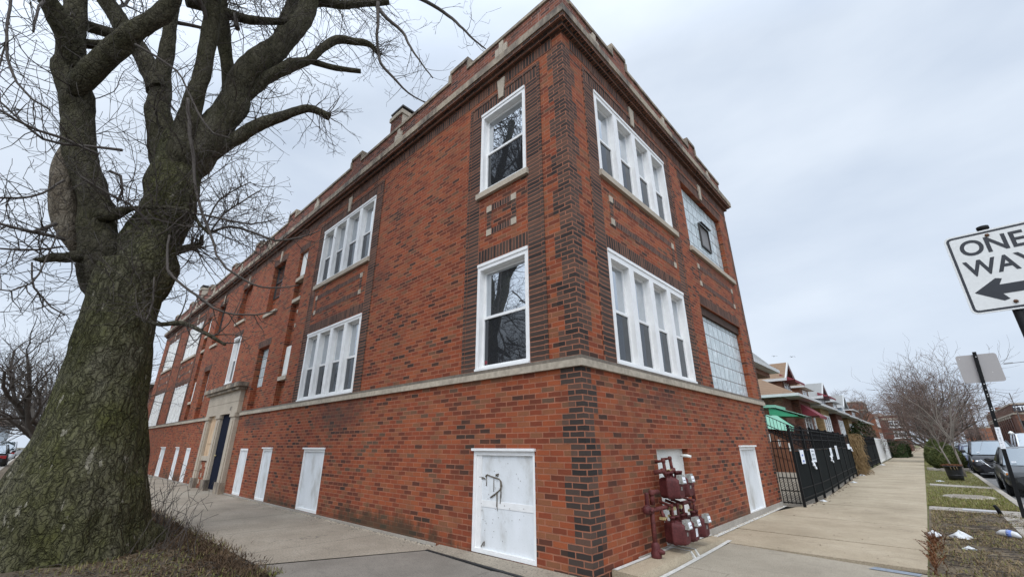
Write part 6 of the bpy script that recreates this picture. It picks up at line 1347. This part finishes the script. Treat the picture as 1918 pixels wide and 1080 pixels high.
car('white_van', 'white van with blue windscreen coming along the road', 'van', (8.55,45,-.2), 0, 'car_white', 'suv', 1.0, 5.6, 2.3)
car('parked_suv', 'dark car parked across the corner left of the big trunk', 'car', (-52,-6.25,-.2), R(-90), 'car_dark', 'suv', .92, 4.7, 1.75)
car('white_van', 'white van with red tail lights left of the big trunk', 'van', (-84,-6.4,-.2), R(-90), 'car_white', 'suv', 1.0, 5.4, 2.2)
# ------------------------------------------------------------------ street lamps, poles, signal
def lamp(label, x, y, h=9., arm=4.2, z=-.03):
    t = thing('street_lamp', label, 'street lamp', (x,y,z), 'curved arm street lamps across the road'); b = MB()
    b.tube([(x,y,z),(x,y,z+1.2),(x,y,h)], [.13,.10,.06], 10); b.lathe([(.2,0),(.2,.25),(.13,.4)], (x,y,z), 12); b.build('pole', M['pole_metal'], t)
    a = MB(); up = [(x,y,h-.1),(x-arm*.3,y,h+.28),(x-arm*.65,y,h+.40),(x-arm,y,h+.38)]; lo = [(x,y,h-1.0),(x-arm*.18,y,h-.42),(x-arm*.42,y,h+.1),(x-arm*.65,y,h+.36)]
    for p in (up, lo): q = catmull([(*v, .03) for v in p], .25); a.tube([v[:3] for v in q], .035, 6)
    a.build('arm', M['lamp_arm'], t); l = MB(); l.hexa([(x-arm-.75,y-.14,h+.32),(x-arm,y-.12,h+.34),(x-arm,y+.12,h+.34),(x-arm-.75,y+.14,h+.32),(x-arm-.7,y-.08,h+.44),(x-arm,y-.08,h+.46),(x-arm,y+.08,h+.46),(x-arm-.7,y+.08,h+.44)]); l.build('lamp_head', M['lamp_arm'], t)
    return t
lamp('curved arm street lamp nearest, in front of the lettered brick building', 14.2, 102); lamp('curved arm street lamp second along, over the pilasters of the brick building', 15.1, 121)
lamp('curved arm street lamp third along, left of the brick building', 15.4, 163); lamp('curved arm street lamp farthest, against the pale sky', 14.8, 175); lamp('street lamp whose long arm enters at the picture edge', 15.6, 70, 9.6, 3.6)
def upole(label, x, y, h, cross=True):
    t = thing('utility_pole', label, 'utility pole', (x,y,-.1), 'wooden utility poles'); b = MB(); b.tube([(x,y,-.1),(x,y,h)], [.2,.14], 8); b.build('pole', M['pole_wood'], t)
    if cross: c = MB(); c.box(x-1.5,x+1.5,y-.06,y+.06,h-.5,h-.32); c.build('crossarm', M['pole_wood'], t)
    return t
upole('wooden utility pole with crossarm between the trees and lamps', 10.33, 124, 9.0); upole('wooden utility pole half hidden by the tree crowns', 9.9, 141, 9.0, False); upole('thin far utility pole behind the bare twigs', 8.6, 165, 8.5); upole('short far pole right of the parked cars', 11.5, 150, 6.5, False)
for i, (x0, z0) in enumerate(((-70,13.4),(-70,12.5),(-70,11.5))):
    b = MB(); pts = [(-95+ k*14, -26+k*2.4-.0, 13.5 - i*.9 - 1.2*math.sin(math.pi*k/8)) for k in range(9)]; b.tube(pts, .02, 4, caps=False)
    tag(b.build('overhead_wire', M['pole_wood']), ['topmost','middle','lowest'][i] + ' of three thin overhead wires left of the big trunk', 'wire', 'overhead wires')
ts = thing('traffic_signal', 'traffic signal with green lamp before the brick building', 'traffic light', (10.2,62,-.03)); b = MB(); b.tube([(10.2,62,-.2),(10.2,62,3.0)], .06, 8); b.build('pole', M['pole_metal'], ts)
b = MB(); b.box(10.02,10.38,61.8,62.1,2.45,3.45); b.build('housing', M['black_iron'], ts); b = MB(); b.lathe([(0,-.03),(.1,-.02),(.12,0)], (10.2,61.79,2.65), 14, axis='y'); b.build('green_lamp', M['green_light'], ts)
b = MB(); [b.lathe([(0,-.01),(.1,-.01),(.12,0)], (10.2,61.79,z), 14, axis='y') for z in (2.95,3.25)]; b.build('dark_lamp', M['tyre'], ts)
cl = thing('post_lantern', 'small white topped post lantern before the brick building', 'street lamp', (9.7,70,-.2)); b = MB(); b.tube([(9.75,70,-.2),(9.75,70,2.3)], .06, 8); b.build('post', M['pole_metal'], cl); b = MB(); b.lathe([(.05,2.3),(.24,2.4),(.18,2.52),(.08,2.62),(0,2.66)], (9.75,70,0), 14); b.build('lamp_shade', M['old_white'], cl)
# ------------------------------------------------------------------ lettered brick building across the road
tb_ = thing('commercial_building', 'brown brick commercial building with pilasters and white letters on black sign', 'building', (22,120,0)); X, Y0, Y1, Z = 14.3, 106.5, 152, 7.45
b = MB(); b.box(X, X+40, Y0, Y1, -.1, Z); b.build('wall', M['brick_brown'], tb_)
b = MB(); b.box(X-.12, X+40, Y0-.12, Y1, 5.9, 6.15); b.box(X-.1, X+40, Y0-.1, Y1, Z, Z+.22); b.build('stone_band', M['stone'], tb_)
w = MB(); w.poly([(X-.02,Y1-3,.8),(X-.02,Y0+5,.8),(X-.02,Y0+5,5.4),(X-.02,Y1-3,5.4)]); w.build('window', M['glass_low'], tb_)
for i in range(13):
    y = Y0 + 5 + i*3.2; p = MB(); p.box(X-.13, X-.021, y-.42, y+.42, 0, 5.45); p.build('pilaster', M['brick_brown'], tb_); c = MB(); c.box(X-.2, X-.02, y-.5, y+.5, 5.45, 5.8); c.build('capital', M['stone'], tb_)
s = MB(); s.box(X+.06, X+8.5, Y0-.35, Y0-.121, 6.3, 7.3); so2 = s.build('sign_board', M['sign_black'], tb_); l = MB(); text_faces(l, 'T', (X+.14,Y0-.36,6.5), (1,0,0), (0,0,1), .62, .45, bold=.06); text_faces(l, 'TEL', (X+.68,Y0-.36,6.42), (1,0,0), (0,0,1), .76, 1.25, bold=.03); l.build('lettering', M['paper'], so2)
w = MB(); w.box(X+.9, X+9, Y0-.02, Y0-.001, 1.8, 5.6); w.build('window', M['glass_low'], tb_); b = MB(); b.box(X+.8, X+2.8, Y1-14, Y1-12.6, Z, Z+1.3); b.build('chimney', M['brick_brown'], tb_); b = MB(); b.box(X+.3, X+1.3, Y1-3, Y1-2, Z+.22, Z+.9); b.build('chimney', M['brick_brown'], tb_)
lb = thing('low_brick_building', 'long low orange brick building beyond the lamps', 'building', (20,230,0)); b = MB(); b.box(13,60,215,235,-.1,6.2); b.build('wall', M['brick_orange'], lb); b = MB(); b.box(12.9,60,214.85,235,6.2,6.5); b.build('coping', M['stone'], lb)
# pale house seen left of the trunk
ph = thing('pale_house', 'pale grey house far away left of the big trunk', 'house', (-120,-10,0)); b = MB(); b.box(-135,-120,-22,-8,-.1,5.0); b.build('wall', M['siding_grey'], ph); b = MB(); b.hexa([(-135.5,-22.6,5),(-119.5,-22.6,5),(-119.5,-7.4,5),(-135.5,-7.4,5),(-135.5,-15.2,9),(-119.5,-15.2,9),(-119.5,-14.8,9),(-135.5,-14.8,9)]); b.build('roof', M['roof_brown'], ph)
nb = thing('neighbour_building', 'brick neighbour seen past the far end of the long wall', 'building', (-40,4,0)); b = MB(); b.box(-52,-38,.8,12,-.1,5.6); b.build('wall', M['brick_brown'], nb); b = MB(); b.hexa([(-52.5,.2,5.6),(-37.5,.2,5.6),(-37.5,12.5,5.6),(-52.5,12.5,5.6),(-49,5,8),(-41,5,8),(-41,7,8),(-49,7,8)]); b.build('roof', M['roof_grey'], nb)
f = MB(); f.box(-37.98,-37.9,2,4,3,4.6); f.build('window', M['white'], nb)
# ------------------------------------------------------------------ birds
for i, (x, y, z, s, lb_) in enumerate(((-9.52,60,12.27,.33,'dark bird gliding with spread wings, left of two over the roofs'),(-7.56,60,11.93,.36,'dark bird with bent wings, right of two over the roofs'))):
    b = MB(); b.tube([(x-.28*s,y-.1,z-.05),(x-.1*s,y,z),(x+.25*s,y,z+.02),(x+.4*s,y,z+.03)], [.02,.09*s,.08*s,.02], 7)
    d = .12 if i == 0 else -.25
    for sg_ in (1,-1):
        b.poly([(x-.05*s,y,z),(x+.18*s,y,z),(x+.55*s*sg_+.1*s,y+.5*s*sg_,z+.28*s),(x+.5*s*sg_,y+.5*s*sg_,z+.22*s)]); b.poly([(x+.5*s*sg_,y+.5*s*sg_,z+.22*s),(x+.55*s*sg_+.1*s,y+.5*s*sg_,z+.28*s),(x+1.15*s*sg_,y+.9*s*sg_,z+(-.1+d)*s)])
    tag(b.build('bird', M['bird']), lb_, 'bird', 'two flying birds')
# ------------------------------------------------------------------ trees
GS = 'bare trees lining the kerb'
bare_tree('young_tree', 'thin pale young tree by the plant tub with upswept twigs', (3.72,24.2,0), 5.8, .7, 3, GS, 'trunk_pale', 'twig_pale', .042, .24, 7, 3, .0085, (-.05,0), .9, .6)
bare_tree('young_tree', 'slanting pale sapling rising in front of the evergreens', (3.45,27.5,0), 4.2, .8, 8, GS, 'trunk_pale', 'twig_pale', .035, .3, 5, 2, .008, (-.18,0), .7, .8)
bare_tree('kerb_tree', 'dense reddish bare tree with low spreading twigs beyond the evergreens', (3.2,45,0), 6.6, 1.3, 21, GS, n1=8, depth=3, mw='twig_street', tw=.018, fork=.14, up=.25, dens=1.)
bare_tree('kerb_tree', 'broad bare tree rising behind the reddish low one', (3.5,60,0), 9.8, .9, 33, GS, mw='twig_street', n1=9, depth=3, tw=.022, fork=.18, dens=1.)
bare_tree('kerb_tree', 'bare tree third along the kerb with brown twig tips', (3.9,78,0), 10.3, 1.0, 45, GS, n1=9, depth=3, tw=.027, fork=.2, dens=1.)
bare_tree('kerb_tree', 'distant bare tree over the parked cars', (4.2,100,0), 9.5, 1.0, 57, GS, n1=8, depth=3, tw=.033, fork=.2, dens=.85)
bare_tree('kerb_tree', 'farthest bare kerb tree, nearly over the pavement end', (3.2,135,0), 9, 1.0, 58, GS, n1=7, depth=3, tw=.045, fork=.2, dens=.85)
bare_tree('yard_tree', 'round crowned bare tree showing above the bungalow roofs', (-5.2,90,0), 10.6, 1.0, 61, None, n1=8, depth=3, tw=.028, fork=.4, dens=.9)
for i, (x, y, h) in enumerate(((13,190,9),(8,210,8),(18,240,10),(5,250,10))):
    bare_tree('far_tree', ['low bare tree left of the far lamps','bare tree at the end of the road','bare tree over the low orange building','bare tree closing the view down the road'][i], (x,y,0), h, 1.2, 70+i, 'far bare trees', n1=7, depth=2, tw=.09, fork=.15, dens=1.4)
GL = 'bare trees left of the big trunk'
for i, (x, y, h, sp) in enumerate(((-26,-4.3,8.6,1.35),(-34,-4.0,8.5,1.3),(-44,-3.6,9,1.2),(-48,-15,12,1.1),(-78,-4.2,10,1.1))):
    bare_tree('street_tree', ['dark bare tree with low crooked limbs nearest left of the trunk','small bare tree close behind the big trunk','bare tree in line behind the big trunk, third back','tall bare tree at the left picture edge','distant bare tree beyond the white van'][i], (x,y,0), h, sp, 80+i*3, GL, 'trunk_far', 'twig', n1=7, depth=3, tw=.011+.006*i, fork=.24, up=.35, dens=.95)
for i, (x, y, h) in enumerate(((-14,-19,13),(-4,-21,13),(7,-19,12))):
    bare_tree('street_tree', ['bare tree across the side road mirrored in the long wall windows','bare tree across the side road mirrored in the corner windows','bare tree across the side road behind the camera'][i], (x,y,0), h, 1.0, 120+i, None, 'trunk_far', 'twig', n1=8, depth=2, tw=.03, fork=.25, dens=1.3)
# ------------------------------------------------------------------ camera, sky, sun
cam = bpy.data.cameras.new('camera'); co = bpy.data.objects.new('camera', cam); COL.objects.link(co)
cam.sensor_fit = 'HORIZONTAL'; cam.sensor_width = 36.; cam.lens = 36. * 788.975 / 1918.; cam.clip_end = 2000.; cam.clip_start = .02
yaw, pitch, roll = .749982, .354766, -.00336
fw = Vector((-math.sin(yaw)*math.cos(pitch), math.cos(yaw)*math.cos(pitch), math.sin(pitch))); rt_ = Vector((math.cos(yaw), math.sin(yaw), 0)); up_ = rt_.cross(fw)
r2 = rt_*math.cos(roll) + up_*math.sin(roll); u2 = -rt_*math.sin(roll) + up_*math.cos(roll)
m = Matrix((r2, u2, -fw)).transposed().to_4x4(); m.translation = (2.94318, -4.40768, 1.389); co.matrix_world = m
scene.camera = co
SUN_EL, SUN_AZ = 52., 150.     # degrees; azimuth clockwise from +y
wd = bpy.data.worlds.new('World'); scene.world = wd; wd.use_nodes = True; nt = wd.node_tree; nt.nodes.clear()
N = nt.nodes.new; Lk = nt.links.new
out = N('ShaderNodeOutputWorld'); bg = N('ShaderNodeBackground'); Lk(bg.outputs[0], out.inputs[0])
sky = N('ShaderNodeTexSky'); sky.sky_type = 'NISHITA'; sky.sun_disc = False; sky.sun_elevation = R(SUN_EL); sky.sun_rotation = R(SUN_AZ); sky.dust_density = 3.; sky.air_density = 1.
bg.inputs[1].default_value = .1
# overcast deck in front of the blue sky: brighter overhead and towards the veiled sun
tc = N('ShaderNodeTexCoord'); sp = N('ShaderNodeSeparateXYZ'); Lk(tc.outputs['Generated'], sp.inputs[0])
mp = N('ShaderNodeMapping'); mp.inputs['Scale'].default_value = (1, 1, 2.6); Lk(tc.outputs['Generated'], mp.inputs[0])
nz = N('ShaderNodeTexNoise'); nz.inputs['Scale'].default_value = 2.1; nz.inputs['Detail'].default_value = 5; nz.inputs['Roughness'].default_value = .5; Lk(mp.outputs[0], nz.inputs['Vector'])
rp = N('ShaderNodeValToRGB'); rp.color_ramp.elements[0].position = .32; rp.color_ramp.elements[0].color = (6.6,7.6,9.1,1); rp.color_ramp.elements[1].position = .68; rp.color_ramp.elements[1].color = (8.7,9.6,10.8,1); Lk(nz.outputs['Fac'], rp.inputs[0])
sd = Vector((math.sin(R(SUN_AZ))*math.cos(R(SUN_EL)), math.cos(R(SUN_AZ))*math.cos(R(SUN_EL)), math.sin(R(SUN_EL))))
dt = N('ShaderNodeVectorMath'); dt.operation = 'DOT_PRODUCT'; nr = N('ShaderNodeVectorMath'); nr.operation = 'NORMALIZE'; Lk(tc.outputs['Generated'], nr.inputs[0]); Lk(nr.outputs[0], dt.inputs[0]); dt.inputs[1].default_value = sd
gr_ = N('ShaderNodeMapRange'); gr_.inputs['From Min'].default_value = .15; gr_.inputs['From Max'].default_value = 1.; gr_.inputs['To Min'].default_value = 1.; gr_.inputs['To Max'].default_value = 2.6; Lk(dt.outputs['Value'], gr_.inputs['Value'])
ml = N('ShaderNodeVectorMath'); ml.operation = 'SCALE'; Lk(rp.outputs[0], ml.inputs[0]); Lk(gr_.outputs[0], ml.inputs['Scale'])
mx = N('ShaderNodeMix'); mx.data_type = 'RGBA'; mx.inputs[0].default_value = .88; Lk(sky.outputs[0], mx.inputs[6]); Lk(ml.outputs[0], mx.inputs[7]); Lk(mx.outputs[2], bg.inputs[0])
sl = bpy.data.lights.new('sun', 'SUN'); sl.energy = 1.2; sl.angle = R(25); sl.color = (1., .965, .92); so3 = bpy.data.objects.new('sun', sl); COL.objects.link(so3); so3.rotation_euler = sd.to_track_quat('Z', 'Y').to_euler()
vs = scene.view_settings; vs.view_transform = 'Standard'; vs.look = 'None'; vs.exposure = 0.; vs.gamma = 1.; vs.use_curve_mapping = False
scene.cycles.max_bounces = 6; scene.cycles.diffuse_bounces = 3; scene.cycles.glossy_bounces = 3
scene.cycles.use_denoising = True
